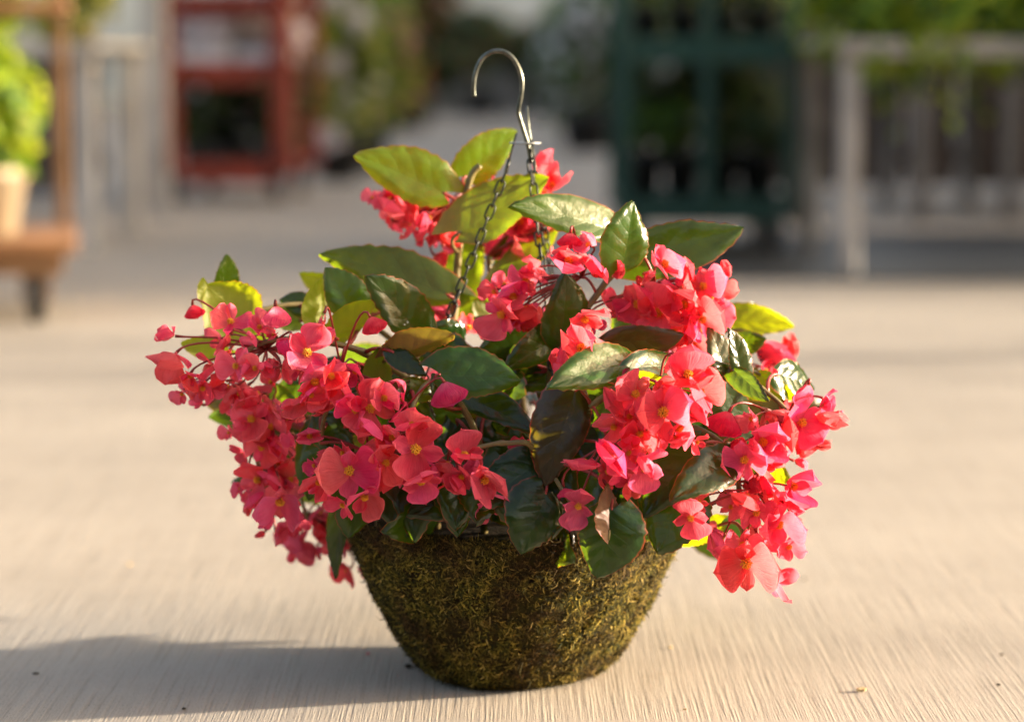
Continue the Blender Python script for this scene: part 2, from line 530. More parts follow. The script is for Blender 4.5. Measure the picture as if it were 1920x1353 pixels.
def potted(name, label, cat, loc, potr, poth, potm, fol, mats, n, size, seed, weights=None, hang=0.0, group=None):
    t = empty(name, loc)
    tag(t, label, cat, group)
    pot(MB(), (0, 0, 0), potr, poth).build('pot', potm, t, smooth=True)
    sb = MB()
    r = random.Random(seed)
    for k in range(5):
        a = r.uniform(0, 6.28)
        sb.tube(bez((0, 0, poth * .8), (0, 0, poth + fol[2] * .7), (math.cos(a) * fol[0] * .5, math.sin(a) * fol[1] * .5, poth + fol[2] * 1.1)), 0.006 + potr * .02, 5)
    sb.build('stem', M['stem'], t)
    clump('foliage', t, (0, 0, poth + fol[2] * .85), fol, n, size, mats, weights, seed, hang=hang)
    return t


# ------------------------------------------------------------------ left flat cart, in the sun
Yc = 3.5
cart = empty('plant_cart', (-1.575, Yc + .25, 0), R(10))
tag(cart, 'low tan wooden plant cart with rusty posts and upper shelf at left edge', 'cart')
for i in range(4):
    MB().box(-.65, .435, -.30 + i * .15, -.155 + i * .15, .178, .215, .004).build('deck_plank', M['tan_wood'], cart)
MB().box(-.65, .40, -.26, .26, .125, .176).build('frame', M['rust'], cart)
for (x, y) in ((.40, .26), (-.62, .26), (-.62, -.26)):
    MB().box(x - .018, x + .018, y - .018, y + .018, .217, 1.2, .003).build('post', M['rust'], cart)
MB().box(-.65, .43, -.05, .31, .782, .812, .005).build('shelf', M['tan_wood'], cart)
for (x, y) in ((.33, -.22), (.33, .22), (-.55, -.22), (-.55, .22)):
    w = MB().tube([(x - .02, y, .058), (x + .02, y, .058)], .058, 18).build('wheel', M['rubber'], cart)
    MB().fork(x, y, .035, .010, .02, .05, .1245).build('caster_fork', M['rust'], w)
p0 = at(-22, 488, Yc + .2)
potted('potted_lime_plant', 'bright lime leafy plant in cream pot on the tan cart', 'plant', (p0.x, Yc + .2, .217), .105, .17, M['cream_pot'], (.135, .13, .20), [M['fol_lime'], M['fol_yel'], M['fol_green']], 420, .08, 3, (5, 1, 3))
potted('potted_shelf_plant', 'yellowish plant in black pot on the upper shelf of the tan cart', 'plant', (-1.45, Yc + .40, .814), .06, .10, M['black_pot'], (.14, .1, .12), [M['fol_yel'], M['fol_green']], 500, .05, 4)


# ------------------------------------------------------------------ display tables
def table(name, label, x0, x1, y0, y1, z, xs, mat, group, legw=.062):
    t = empty(name, ((x0 + x1) / 2, (y0 + y1) / 2, 0))
    tag(t, label, 'table', group)
    ox, oy = t.location.x, t.location.y
    n = 5
    for i in range(n):
        a, b = y0 + (y1 - y0) * i / n, y0 + (y1 - y0) * (i + 1) / n - .012
        MB().box(x0 - ox, x1 - ox, a - oy, b - oy, z - .022, z, .003).build('top_slat', mat, t)
    MB().box(x0 - ox + .01, x1 - ox - .01, y0 - oy + .012, y0 - oy + .04, z - .05, z - .024).build('apron', mat, t)
    MB().box(x0 - ox + .01, x1 - ox - .01, y1 - oy - .05, y1 - oy - .022, z - .05, z - .024).build('apron', mat, t)
    for x in xs:
        for y in (y0 + .08, y1 - .10):
            MB().box(x - ox - legw / 2, x - ox + legw / 2, y - oy - legw / 2, y - oy + legw / 2, 0, z - .024, .004).build('leg', mat, t)
    return t


table('display_table', 'pale grey display table between the tan cart and grey post', -4.2, -1.40, 5.75, 6.95, .715, (-1.46, -2.9, -4.1), M['pale_grey'], 'grey display tables')
table('display_table', 'pale grey table with trailing greenery at right, nearest the sun', .985, 4.6, 4.82, 6.0, .72, (1.03, 2.8, 4.5), M['grey_paint'], 'grey display tables')
table('display_table', 'grey table standing behind the nearer right table, before brown boards', 1.60, 5.2, 7.3, 8.4, .70, (1.66, 2.02, 2.5, 3.6), M['dim_grey'], 'grey display tables', .06)
for i, (x, y, s, a) in enumerate(((-1.55, 6.2, .15, 'fol_yel'), (-1.95, 6.5, .17, 'fol_green'), (-2.5, 6.2, .18, 'fol_lime'))):
    potted('potted_table_plant', ['yellow potted plant at the right end of the left grey table', 'green potted plant in the middle of the left grey table', 'lime potted plant farther left on the grey table'][i],
           'plant', (x, y, .717), .08, .05, M['cream_pot'], (s, s, .14), [M[a], M['fol_yel']], 500, .05, 20 + i, None, .08)
fp = [(1.08, 4.95, .19), (1.36, 4.98, .21), (1.64, 4.93, .20), (1.93, 4.98, .22), (2.22, 4.95, .22), (1.22, 5.5, .22), (1.6, 5.55, .22), (2.05, 5.5, .24)]
fl = ['green trailing plant at the left corner of the right table', 'second trailing green plant along the right table front', 'third trailing green plant along the right table front',
      'fourth trailing green plant along the right table front', 'trailing green plant at the right edge on the table', 'rear left trailing plant on the right table', 'rear middle trailing plant on the right table', 'rear right trailing plant on the right table']
for i, (x, y, s) in enumerate(fp):
    potted('trailing_plant', fl[i], 'plant', (x, y, .722), .08, .06, M['black_pot'], (s, s * .9, .15), [M['fol_green'], M['fol_lime'], M['fol_dark']], 800, .06, 40 + i, (4, 6, 1), .30, 'trailing plants on the right table')
for i, x in enumerate((1.9, 2.5, 3.1)):
    potted('back_table_plant', ['leafy plant at the left of the rear right table', 'leafy plant in the middle of the rear right table', 'leafy plant at the right of the rear right table'][i],
           'plant', (x, 7.8, .702), .1, .14, M['black_pot'], (.28, .25, .25), [M['fol_green'], M['fol_dark'], M['fol_yel']], 700, .07, 60 + i, (3, 2, 1), .1)
fen = empty('board_fence', (-3.9, 8.6, 0))
tag(fen, 'low brown board fence behind the left display table', 'fence')
for i in range(9):
    MB().box(-.2 + i * .25, -.2 + i * .25 + .235, -.012, .012, .05, .68 + .02 * rnd.random()).build('board', M['brown_wood'], fen)
for z in (.15, .55):
    MB().box(-.2, 2.05, .0125, .05, z, z + .08).build('rail', M['brown_wood'], fen)
fen = empty('board_fence', (3.3, 9.0, 0))
tag(fen, 'low brown board fence behind the right tables', 'fence')
for i in range(26):
    MB().box(-2.2 + i * .25, -2.2 + i * .25 + .235, -.012, .012, .06, .74 + .02 * rnd.random()).build('board', M['brown_wood'], fen)
for z in (.15, .6):
    MB().box(-2.2, 4.3, .0125, .05, z, z + .08).build('rail', M['brown_wood'], fen)
wp = MB().box(-.045, .045, -.045, .045, 0, 1.9, .006)
tag(wp.build('wooden_post', M['brown_wood'], loc=(1.165, 7.3, 0)), 'single brown wooden post right of the green cart', 'post')


# ------------------------------------------------------------------ rolling racks
def rack(name, label, loc, rz, w, d, zs, h, mat, posts, pw, wheel, sth=.045):
    t = empty(name, loc, rz)
    tag(t, label, 'cart')
    for (x, y) in posts:
        MB().box(x - pw / 2, x + pw / 2, y - pw / 2, y + pw / 2, wheel, h, .003).build('post', mat, t)
    for z in zs:
        s = MB().box(-w / 2, w / 2, -d / 2 + pw, d / 2 - pw, z, z + .012).build('shelf', mat, t)
        MB().box(-w / 2 + pw, w / 2 - pw, -d / 2 + .004, -d / 2 + .03, z - sth, z + .02).build('shelf_rail', mat, s)
        MB().box(-w / 2 + pw, w / 2 - pw, d / 2 - .03, d / 2 - .004, z - sth, z + .02).build('shelf_rail', mat, s)
    for x in (-w / 2 + .06, w / 2 - .06):
        for y in (-d / 2 + .06, d / 2 - .06):
            o = MB().tube([(x - .021, y, wheel * .5), (x + .021, y, wheel * .5)], wheel * .5, 16).build('wheel', M['rubber'], t)
            MB().fork(x, y, .03, .008, .015, wheel * .4, wheel + .008).build('caster_fork', mat, o)
    return t


rack('red_plant_rack', 'rusty red rolling plant rack with white flower trays', (-1.27, 9.0, 0), R(-4), .56, .85, (.175, .625, .93), 1.5, M['red_paint'],
     [(-.26, -.40), (.26, -.40), (-.26, .40), (.26, .40)], .085, .13, .085)
rack('green_plant_rack', 'dark green rolling plant rack with black pots', (.665, 6.15, 0), 0, .60, .75, (.175, .715), 1.4, M['green_paint'],
     [(-.285, -.36), (.0, -.362), (.285, -.36), (-.285, .36), (.285, .36)], .045, .12, .07)


def tray(name, label, loc, w, d, h, mat, fm, fmats, n, size, seed, fz, group=None, weights=None):
    t = empty(name, loc)
    tag(t, label, 'plant tray', group)
    MB().box(-w / 2, w / 2, -d / 2, d / 2, .001, h, .004).build('tray', mat, t)
    clump('foliage', t, (0, 0, h + fz * .55), (w * .68, d * .55, fz * .75), n, size, fmats, weights, seed)
    return t


a = (-1.27, 9.0)
tray('flower_tray', 'tray of white blooms at left on the middle shelf of the red rack', (a[0] - .13, a[1] - .2, .639), .24, .4, .06, M['white_tray'], None, [M['flo_white'], M['flo_lav'], M['fol_dark']], 900, .042, 70, .15, None, (14, 3, 1))
tray('flower_tray', 'tray of white blooms at right on the middle shelf of the red rack', (a[0] + .14, a[1] - .2, .639), .24, .4, .06, M['white_tray'], None, [M['flo_white'], M['flo_pink'], M['fol_dark']], 900, .042, 71, .15, None, (14, 1, 1))
tray('flower_tray', 'white tray at left on the top shelf of the red rack', (a[0] - .13, a[1] - .2, .944), .24, .4, .07, M['white_tray'], None, [M['fol_green'], M['flo_white']], 300, .035, 72, .12)
tray('flower_tray', 'white tray at right on the top shelf of the red rack', (a[0] + .14, a[1] - .2, .944), .24, .4, .07, M['white_tray'], None, [M['fol_green'], M['flo_pink']], 300, .035, 73, .12)
tray('flower_tray', 'dark tray with white blooms at left on the lowest red shelf', (a[0] - .13, a[1], .189), .22, .6, .07, M['black_pot'], None, [M['fol_dark'], M['flo_white'], M['flo_lav']], 2600, .055, 74, .42, None, (22, 1, 1))
tray('flower_tray', 'dark tray with lilac blooms at right on the lowest red shelf', (a[0] + .14, a[1], .189), .22, .6, .07, M['black_pot'], None, [M['fol_dark'], M['flo_lav'], M['flo_pink']], 2600, .055, 75, .42, None, (22, 1, 1))
tray('flower_tray', 'dark leafy tray at the rear of the lowest red shelf', (a[0], a[1] + .22, .189), .5, .2, .07, M['black_pot'], None, [M['fol_dark'], M['black_pot']], 2200, .06, 76, .44, None, (3, 1))
b = (.665, 6.15)
gl = [('left front', -.20, -.2), ('second front', -.068, -.2), ('third front', .068, -.2), ('right front', .20, -.2), ('left rear', -.20, .05), ('second rear', -.068, .05), ('third rear', .068, .05), ('right rear', .20, .05)]
for i, (wd, x, y) in enumerate(gl):
    potted('potted_shrub', 'green shrub in black pot, %s on the lower shelf of the green rack' % wd, 'plant', (b[0] + x, b[1] + y, .189), .0635, .15, M['black_pot'], (.085, .085, .085 if y < 0 else .17),
           [M['fol_green'] if x < .05 and y < 0 else M['fol_dark'], M['fol_dark']], 420 if y < 0 else 800, .035, 80 + i, (2, 1), 0, 'shrubs on the green rack')
for i, x in enumerate((-.2, -.07, .07, .2)):
    potted('potted_shrub', 'small plant in black pot, %s on the upper shelf of the green rack' % ('leftmost', 'second from left', 'third from left', 'rightmost')[i], 'plant', (b[0] + x, b[1] - .15, .729), .06, .11, M['black_pot'], (.08, .08, .10),
           [M['fol_dark'], M['fol_yel']], 260, .04, 90 + i, (2, 1), 0, 'pots on the upper green shelf')

# ------------------------------------------------------------------ plants farther back
potted('flowering_shrub', 'yellow-green shrub in black pot beside the red rack', 'plant', (-.93, 10.6, 0), .14, .22, M['black_pot'], (.20, .20, .42), [M['fol_yel'], M['fol_lime'], M['flo_white'], M['fol_green']], 1500, .07, 101, (5, 3, 2, 3))
shr = [o for o in bpy.data.objects if o.name == 'flowering_shrub'][0]
for k, (x, y, z) in enumerate(((.02, -.22, .62), (-.02, -.24, .24), (.12, -.2, .86), (-.1, -.2, .95), (.02, -.2, .98))):
    clump('glint_clump', shr, (x, y, z), (.06, .05, .055), 130, .035, [M['flo_white'], M['cream_pot']], (2, 1), 900 + k)  # pale clumps stand in for bright glints among the leaves
potted('flowering_shrub', 'green shrub in black pot at the far side of the red rack', 'plant', (-.86, 11.8, 0), .15, .25, M['black_pot'], (.30, .25, .5), [M['fol_green'], M['fol_yel'], M['flo_pink']], 1500, .07, 102, (5, 3, 1))
potted('white_blooming_shrub', 'white blooming shrub left of the green rack', 'plant', (.52, 14.6, 0), .20, .28, M['black_pot'], (.34, .3, .50), [M['fol_green'], M['flo_white'], M['fol_dark']], 1700, .09, 103, (4, 3, 3))
potted('white_blooming_shrub', 'darker blooming shrub between the centre aisle and green rack', 'plant', (.75, 16.2, 0), .2, .3, M['black_pot'], (.4, .3, .7), [M['fol_dark'], M['fol_green'], M['flo_white']], 1700, .09, 104, (3, 3, 2))
potted('rust_leaved_shrub', 'rust-leaved shrub in dark pot left of the centre aisle', 'plant', (-.95, 19.5, 0), .25, .3, M['black_pot'], (.55, .4, .75), [M['fol_rust'], M['fol_dark']], 1800, .11, 105, (3, 2))
for i, (x, y, rx, h) in enumerate(((-.35, 24.0, .55, .45), (.35, 24.3, .5, .40), (.9, 23.8, .55, .5), (-1.2, 24.4, .6, .7), (1.7, 24, .6, .8))):
    potted('dark_bush', ['low dark bush in the centre before the grey wall', 'dark bush right of centre before the grey wall', 'dark bush at the right end of the centre aisle', 'dark bush at the left end of the centre aisle', 'dark bush behind the green rack'][i],
           'bush', (x, y, 0), .22, .26, M['black_pot'], (rx, .45, h), [M['fol_dark'], M['fol_rust'], M['fol_green']], 1500, .11, 110 + i, (6, 1, 1), 0, 'far bushes')
tag(MB().box(-4, 4, -.12, .12, 0, .62, .01).box(-4.05, 4.05, -.16, .16, .622, .68, .01).build('low_wall', M['wall_grey'], loc=(0, 25.5, 0)), 'low grey masonry wall at the far end of the aisle', 'wall')
bl = empty('white_building', (0.3, 33, 0))
tag(bl, 'white sided building far behind the aisle', 'building')
MB().box(-14, 14, 0, 6, 0, 3.6).build('wall', M['wall_white'], bl)
MB().box(-14.4, 14.4, -.5, 6.5, 3.61, 3.8).build('roof', M['roof'], bl)
for x in (-9, -4.5, 4.8, 9.3):
    w_ = MB().box(x - .6, x + .6, -.03, -.003, 1.1, 2.3).build('window', M['black_pot'], bl)
    MB().box(x - .68, x + .68, -.05, -.031, 2.31, 2.4).build('lintel', M['wall_white'], w_)


def tree(name, label, loc, h, rx, mats, n, size, seed, weights=None):
    t = empty(name, loc)
    tag(t, label, 'tree')
    r = random.Random(seed)
    tb = MB().tube([(0, 0, 0), (.03, .02, h * .3), (-.02, .03, h * .55), (.02, 0, h * .8)], [h * .025, h * .02, h * .014, h * .006], 9)
    for k in range(7):
        a_ = k * 2.4
        z0 = h * (.28 + .06 * k)
        tb.tube(bez((0, 0, z0), (math.cos(a_) * rx * .3, math.sin(a_) * rx * .3, z0 + h * .1), (math.cos(a_) * rx * .75, math.sin(a_) * rx * .75, z0 + h * .16), 5), [h * .009, h * .008, h * .007, h * .005, h * .004, h * .002], 6)
    tb.build('trunk', M['brown_wood'], t)
    clump('crown', t, (0, 0, h * .62), (rx, rx, h * .38), n, size, mats, weights, seed)
    return t


for i, (x, y, h, rx, mt) in enumerate(((-6.6, 29, 4.2, 1.6, 'fol_yel'), (-4.0, 29.5, 4.0, 1.5, 'fol_green'), (-2.4, 27.5, 2.6, .8, 'fol_yel'), (4.4, 28, 4.2, 1.7, 'fol_green'), (2.6, 27.5, 3.0, 1.0, 'fol_dark'), (6.9, 29, 4.4, 1.7, 'fol_green'))):
    tree('nursery_tree', ['yellow-green nursery tree beyond the left table', 'green nursery tree behind the red rack', 'small yellow nursery tree above the red rack', 'green nursery tree beyond the right table', 'small dark nursery tree behind the green rack', 'green nursery tree at the far right'][i],
         (x, y, 0), h * .85, rx, [M[mt], M['fol_dark']], 1800, .14, 130 + i, (3, 1))

for i, (x, y, h, rx, n) in enumerate(((6.2, 3.5, 2.6, .65, 460), (7.4, 5.3, 2.9, .8, 520), (6.8, 6.4, 2.8, .7, 460))):
    tree('young_tree', ['slender young tree in the open yard, nearest of the three right of the basket', 'middle one of the three young trees in the yard to the right', 'young tree nearest the warehouse in the yard to the right'][i],
         (x, y, 0), h, rx, [M['fol_green'], M['fol_dark']], n, .10, 150 + i)

# ------------------------------------------------------------------ the moss basket
SOIL = .162
bk = empty('hanging_basket', (0, 0, 0))
tag(bk, 'moss-covered hanging basket with wire hook and chains on the concrete', 'basket')
PROF = [(.0, .001), (.060, .001), (.088, .003), (.104, .012), (.119, .030), (.136, .058), (.152, .090), (.166, .124), (.176, .152), (.181, .172), (.179, .180), (.172, .181), (.166, .174), (.163, .155)]


def lump(a, z):
    return .0020 * np.sin(a * 9 + z * 55) * np.sin(z * 70 - a * 4) + .0012 * np.sin(a * 21 - z * 130) + .003 * np.sin(a * 3 + 1)


def prof(t):
    """outer profile by arc fraction"""
    pts = PROF[2:11]
    x = t * (len(pts) - 1)
    i = min(int(x), len(pts) - 2)
    f = x - i
    return pts[i][0] * (1 - f) + pts[i + 1][0] * f, pts[i][1] * (1 - f) + pts[i + 1][1] * f


NA = 160
PROF = [(r * 1.03 if z > .02 else r * 1.06, z) for r, z in PROF]
pm = MB().lathe([(max(r, .001), z) for r, z in PROF], NA)
vv = []
for (x, y, z) in pm.v:
    a_ = math.atan2(y, x)
    rr = math.hypot(x, y)
    if rr > .08:
        k = 1 + (float(lump(a_, z)) + rnd.uniform(-.0008, .0008)) / rr
        x, y = x * k, y * k
        if z > .17: z += .004 * math.sin(a_ * 5) + rnd.uniform(-.002, .002)
    vv.append((x, y, z))
pm.v = vv
pm.build('moss_pot', M['moss_base'], bk, smooth=True)
MB().lathe([(.001, SOIL + .012), (.08, SOIL + .010), (.164, SOIL)], 40).build('soil', M['soil'], bk, smooth=True)


def moss(n):
    r = np.random.RandomState(5)
    t = r.rand(n) ** .85
    pts = np.array(PROF[2:11])
    x = t * (len(pts) - 1)
    i = np.minimum(x.astype(int), len(pts) - 2)
    f = (x - i)[:, None]
    pr = pts[i] * (1 - f) + pts[i + 1] * f
    sl = pts[i + 1] - pts[i]
    sl /= np.linalg.norm(sl, axis=1)[:, None]
    a = r.rand(n) * 2 * np.pi
    dens = np.sin(a * 5 + pr[:, 1] * 30) + np.sin(a * 11 - pr[:, 1] * 70) + r.randn(n) * 1.1
    keep = dens > -1.6
    a, pr, sl = a[keep], pr[keep], sl[keep]
    n = len(a)
    ca, sa = np.cos(a), np.sin(a)
    pr = pr.copy()
    pr[:, 0] += lump(a, pr[:, 1])
    P = np.stack([pr[:, 0] * ca, pr[:, 0] * sa, pr[:, 1]], 1)
    up = np.stack([sl[:, 0] * ca, sl[:, 0] * sa, sl[:, 1]], 1)
    tan = np.stack([-sa, ca, 0 * a], 1)
    out = np.cross(tan, up)
    th = r.rand(n) * 2 * np.pi
    lift = np.clip(np.abs(r.randn(n)) * .32, 0, 1.2)
    d = (up * np.sin(th)[:, None] + tan * np.cos(th)[:, None])
    L = (.0042 + .0088 * r.rand(n) ** 2.0)[:, None]
    long_ = (r.rand(n) < .012)[:, None]
    L = np.where(long_, L * 1.9, L)
    w = (.00036 + .0005 * r.rand(n))[:, None]
    side = np.cross(d, out)
    curl = (r.randn(n) * .75)[:, None]
    p0 = P + out * .0004
    p1 = P + d * L * .5 + out * (lift[:, None] * L * .55 + .0012) + side * curl * L * .12
    p2 = P + d * L * (1 - .15 * np.abs(curl)) + out * (lift[:, None] * L * .75 + .0008) + side * curl * L * .55
    V = np.stack([p0 - side * w, p0 + side * w, p1 + side * w * .9, p1 - side * w * .9, p2], 1).reshape(-1, 3)
    V[:, 2] = np.maximum(V[:, 2], .0012)
    b = np.arange(n) * 5
    loops = np.stack([b, b + 1, b + 2, b + 3, b + 3, b + 2, b + 4], 1).reshape(-1)
    me = bpy.data.meshes.new('moss')
    me.vertices.add(len(V))
    me.vertices.foreach_set('co', V.reshape(-1))
    me.loops.add(len(loops))
    me.loops.foreach_set('vertex_index', loops)
    me.polygons.add(2 * n)
    ls = np.stack([b // 5 * 7, b // 5 * 7 + 4], 1).reshape(-1)
    me.polygons.foreach_set('loop_start', ls)
    me.materials.append(M['moss'])
    me.update(calc_edges=True)
    me.validate()
    return tag(link('moss', me, bk), None, None, None, 'stuff')


moss(72000)

# hook, spreader disc and chains
HY = 0.0
hk = [at(x, y, HY) for x, y in ((889, 182), (888, 165), (891, 140), (900, 116), (915, 101), (933, 96), (950, 100), (965, 114), (975, 135), (979, 158), (976, 185), (972, 207), (973, 217), (980, 240), (989, 268), (994, 292), (996, 304))]
sm = []
for i in range(len(hk) - 1):
    p_, q_, r_, s_ = hk[max(i - 1, 0)], hk[i], hk[i + 1], hk[min(i + 2, len(hk) - 1)]
    for k in range(4):
        t = k / 4
        sm.append(.5 * ((2 * q_) + (r_ - p_) * t + (2 * p_ - 5 * q_ + 4 * r_ - s_) * t * t + (3 * q_ - p_ - 3 * r_ + s_) * t ** 3))
sm.append(hk[-1])
MB().tube(sm, .0024, 12).build('hook', M['wire'], bk, smooth=True)
dc = at(985, 268, HY)
MB().lathe([(.0025, -.0005), (.0172, -.0008), (.0176, .0), (.0172, .0006), (.0025, .0008)], 32, dc).build('spreader_disc', M['zinc'], bk, smooth=True)
MB().tube([at(988, 199, HY + .008), at(991, 235, HY + .008), at(996, 268, HY + .006), at(1000, 300, HY + .004)], .0012, 8).build('wire_end', M['wire'], bk, smooth=True)

lk = MB()
ring = []
for k in range(16):
    w = 2 * math.pi * k / 16
    x, z = math.cos(w), math.sin(w)
    ring.append(Vector((x * .0040, 0, z * .0038 + (.0048 if z > 0.01 else (-.0048 if z < -0.01 else 0)))))
ring.append(ring[0]); ring.append(ring[1])
lk.tube(ring, .00115, 7, cap=False)
link_me = None


def chain(label, top, bot, start, sag=.001):
    """links hang from the hook wire to the rim"""
    global link_me
    ch = MB().tube([top, start], .0010, 8).tube([start + (top - start).normalized() * .012, start + (top - start).normalized() * -.004], .0019, 8).build('chain', M['chain'], bk, smooth=True)
    ch['label'] = label
    d = bot - start
    n = int(d.length / .0137)
    for i in range(n):
        t = (i + .5) / n
        p = start + d * t + Vector((0, 0, -sag * 4 * t * (1 - t)))
        if link_me is None:
            o = lk.build('chain_link', M['chain'], ch, smooth=True)
            link_me = o.data
        else:
            o = link('chain_link', link_me, ch)
        q = d.normalized().to_track_quat('Z', 'Y')
        o.rotation_mode = 'QUATERNION'
        o.rotation_quaternion = q @ Matrix.Rotation(R((i % 2) * 80 + 25 + rnd.uniform(-18, 18)), 3, 'Z').to_quaternion()
        o.location = p
    return ch


rimL = Vector((-.155, -.085, .182))
rimR = Vector((.060, -.168, .184))
rimB = Vector((.085, .155, .182))
cl_mid = at(825, 612, -.045)
chain('chain running down to the left rim', at(968, 250, -.002), rimL, at(950, 318, -.006))
chain('chain running down to the front rim', at(996, 262, -.004), rimR, at(995, 300, -.006))
chain('chain running down to the rear rim', at(998, 262, .004), rimB, at(1004, 322, .008))
for rp in (rimL, rimR, rimB):
    u_ = Vector((rp.x, rp.y, 0)).normalized()
    pts = [rp + u_ * (.010 * math.cos(w)) + Vector((0, 0, .011 * math.sin(w) - .004)) for w in [2 * math.pi * k / 14 for k in range(15)]]
    MB().tube(pts, .0013, 7).build('rim_clip', M['zinc'], bk, smooth=True)

# ------------------------------------------------------------------ the begonia
ORG = Vector((0, 0, SOIL))
bg_ = empty('begonia_plant', ORG)
tag(bg_, 'coral-pink flowering begonia spilling over the moss basket', 'plant')


def leaf_mesh(B, T, Wd, roll, side, fold, arch, seed, under=False, lobe=1.0):
    """pointed lopsided begonia leaf from base B to tip T, in coordinates relative to B"""
    r = random.Random(seed)
    ax = T - B
    L = ax.length
    ax = ax.normalized()
    view = (Vector((0, -CD, CH)) - (B + T) / 2).normalized()
    nr = (view - ax * view.dot(ax)).normalized()
    nr = Matrix.Rotation(roll, 3, ax) @ nr
    if under: nr = -nr
    sd_ = ax.cross(nr)
    NU, NV = 7, 22
    ph = [r.uniform(0, 6.28) for _ in range(6)]
    vs, uvs = [], []
    for j in range(NV + 1):
        v = j / NV
        sh = (math.sin(math.pi * min(1, v ** .74)) ** .68 if v < 1 else 0) * (1 - .18 * v ** 3)
        sh = max(sh, .30 * (1 - v / .10)) if v < .10 else sh
        for i in range(-NU, NU + 1):
            u = i / NU
            bigside = (u * side) > 0
            hw = Wd * .5 * sh * (1.14 if bigside else .84)
            serr = 0
            if abs(i) == NU and 0 < j < NV:
                serr = (.009 if j % 2 else -.010) * Wd + r.uniform(-.014, .014) * Wd
            elif abs(i) == NU - 1: serr = -.05 * hw
            au = abs(u)
            y = v * L - L * (.26 if bigside else .10) * lobe * au ** 1.6 * (1 - v) ** 2.2
            x = u * hw + (serr if u > 0 else -serr)
            x += .05 * L * side * math.sin(v * 2.4) * v
            z = fold * au ** 1.2 * hw - arch * L * v * v + .10 * arch * L
            z += .030 * Wd * math.sin(v * 5 + ph[0] + 2 * u) * au + .018 * Wd * math.sin(v * 11 + ph[1] - 3 * au * (1 if u > 0 else -1)) * au ** 1.5
            z += .010 * Wd * math.cos((v - .3 * au) * 5 * 6.283) * au * (1 - au) * 1.6
            z -= .10 * Wd * au ** 4 * r.uniform(.6, 1.3)
            vs.append(sd_ * x + ax * y + nr * z)
            uvs.append((u * .5 + .5, v))
    n = 2 * NU + 1
    fs = []
    for j in range(NV):
        for i in range(n - 1):
            fs.append((j * n + i, j * n + i + 1, (j + 1) * n + i + 1, (j + 1) * n + i))
    me = bpy.data.meshes.new('leaf')
    me.from_pydata([p[:] for p in vs], [], fs)
    uvl = me.uv_layers.new(name='UVMap')
    li = np.zeros(len(me.loops), dtype=np.int32)
    me.loops.foreach_get('vertex_index', li)
    uvl.data.foreach_set('uv', np.array(uvs)[li].reshape(-1))
    me.polygons.foreach_set('use_smooth', [True] * len(fs))
    me.update()
    return me, nr


nleaf = [0]
HUBS = []   # points on the stems, for petioles


def leaf(bx, by, tx, ty, Wpx, Yb, Yt=None, roll=15, mat='leaf_dark', side=1, fold=.22, arch=.12, under=False, lobe=1.0, hub=None):
    Yt = Yb - .03 if Yt is None else Yt
    B, T = at(bx, by, Yb), at(tx, ty, Yt)
    B = B + (B - T) * .04
    T = T + (T - B) * .05
    leaf3(B, T, Wpx * 1.10 * mpp((Yb + Yt) / 2), R(roll), mat, side, fold, arch, under, lobe, hub)


def leaf3(B, T, Wd, roll, mat, side, fold, arch, under=False, lobe=1.0, hub=None):
    nleaf[0] += 1
    me, nr = leaf_mesh(B, T, Wd, roll, side, fold, arch, 1000 + nleaf[0], under, lobe)
    me.materials.append(M[mat])
    o = link('leaf', me, bg_, B - ORG)
    # petiole curves back towards the stem
    h = hub if hub is not None else min(HUBS, key=lambda q: (q - B).length + (0.02 if q.z > B.z else 0)) if HUBS else Vector((0, 0, .25))
    d = (B - T).normalized()
    ln = min((h - B).length, .09)
    end = B + (h - B).normalized() * ln
    c = B + d * ln * .45
    MB().tube([p - B for p in bez(B + (T - B) * .02, c, end, 7)], [.0016, .0017, .0018, .0019, .002, .0021, .0022, .0023], 7).build('petiole', M['stem_red'] if nleaf[0] % 3 else M['stem'], o, smooth=True)
    return o


# stems (pixel, depth) from the soil out to each flower truss
def stem(pts, r0=.0050, r1=.0030, mat='stem'):
    ps = [Vector(p) for p in pts]
    sm = []
    for i in range(len(ps) - 1):
        p_, q_, r_, s_ = ps[max(i - 1, 0)], ps[i], ps[i + 1], ps[min(i + 2, len(ps) - 1)]
        for k in range(6):
            t = k / 6
            sm.append(.5 * ((2 * q_) + (r_ - p_) * t + (2 * p_ - 5 * q_ + 4 * r_ - s_) * t * t + (3 * q_ - p_ - 3 * r_ + s_) * t ** 3))
    sm.append(ps[-1])
    n = len(sm)
    HUBS.extend(sm[n // 4::2])
    rad = [.85 * (r0 + (r1 - r0) * i / (n - 1)) * (1 + (.28 if i % 9 == 4 else 0)) for i in range(n)]
    MB().tube([p - ORG for p in sm], rad, 9).build('stem', M[mat], bg_, smooth=True)


so = lambda x, y: Vector((x, y, SOIL))
stem([so(-.05, .03), at(848, 700, .02), at(850, 600, .03), at(862, 450, .03), at(880, 340, .03), at(900, 310, .03)], .0060, .0042)
stem([so(.03, .02), at(960, 640, .05), at(925, 540, .06), at(915, 480, .06)], .005, .003)
stem([so(.04, -.03), at(1030, 720, -.08), at(1060, 630, -.11), at(1110, 565, -.11), at(1165, 495, -.10), at(1210, 480, -.09)], .0055, .0036)
stem([so(.06, 0), at(1110, 720, .0), at(1190, 640, -.02), at(1280, 590, -.03)], .0055, .003)
stem([so(.07, -.03), at(1140, 760, -.1), at(1250, 690, -.14), at(1370, 700, -.13), at(1450, 745, -.14), at(1490, 790, -.15)], .0055, .0025)
stem([so(.09, -.02), at(1180, 820, -.1), at(1290, 800, -.15), at(1370, 850, -.17), at(1390, 960, -.18), at(1395, 1010, -.18)], .005, .0022)
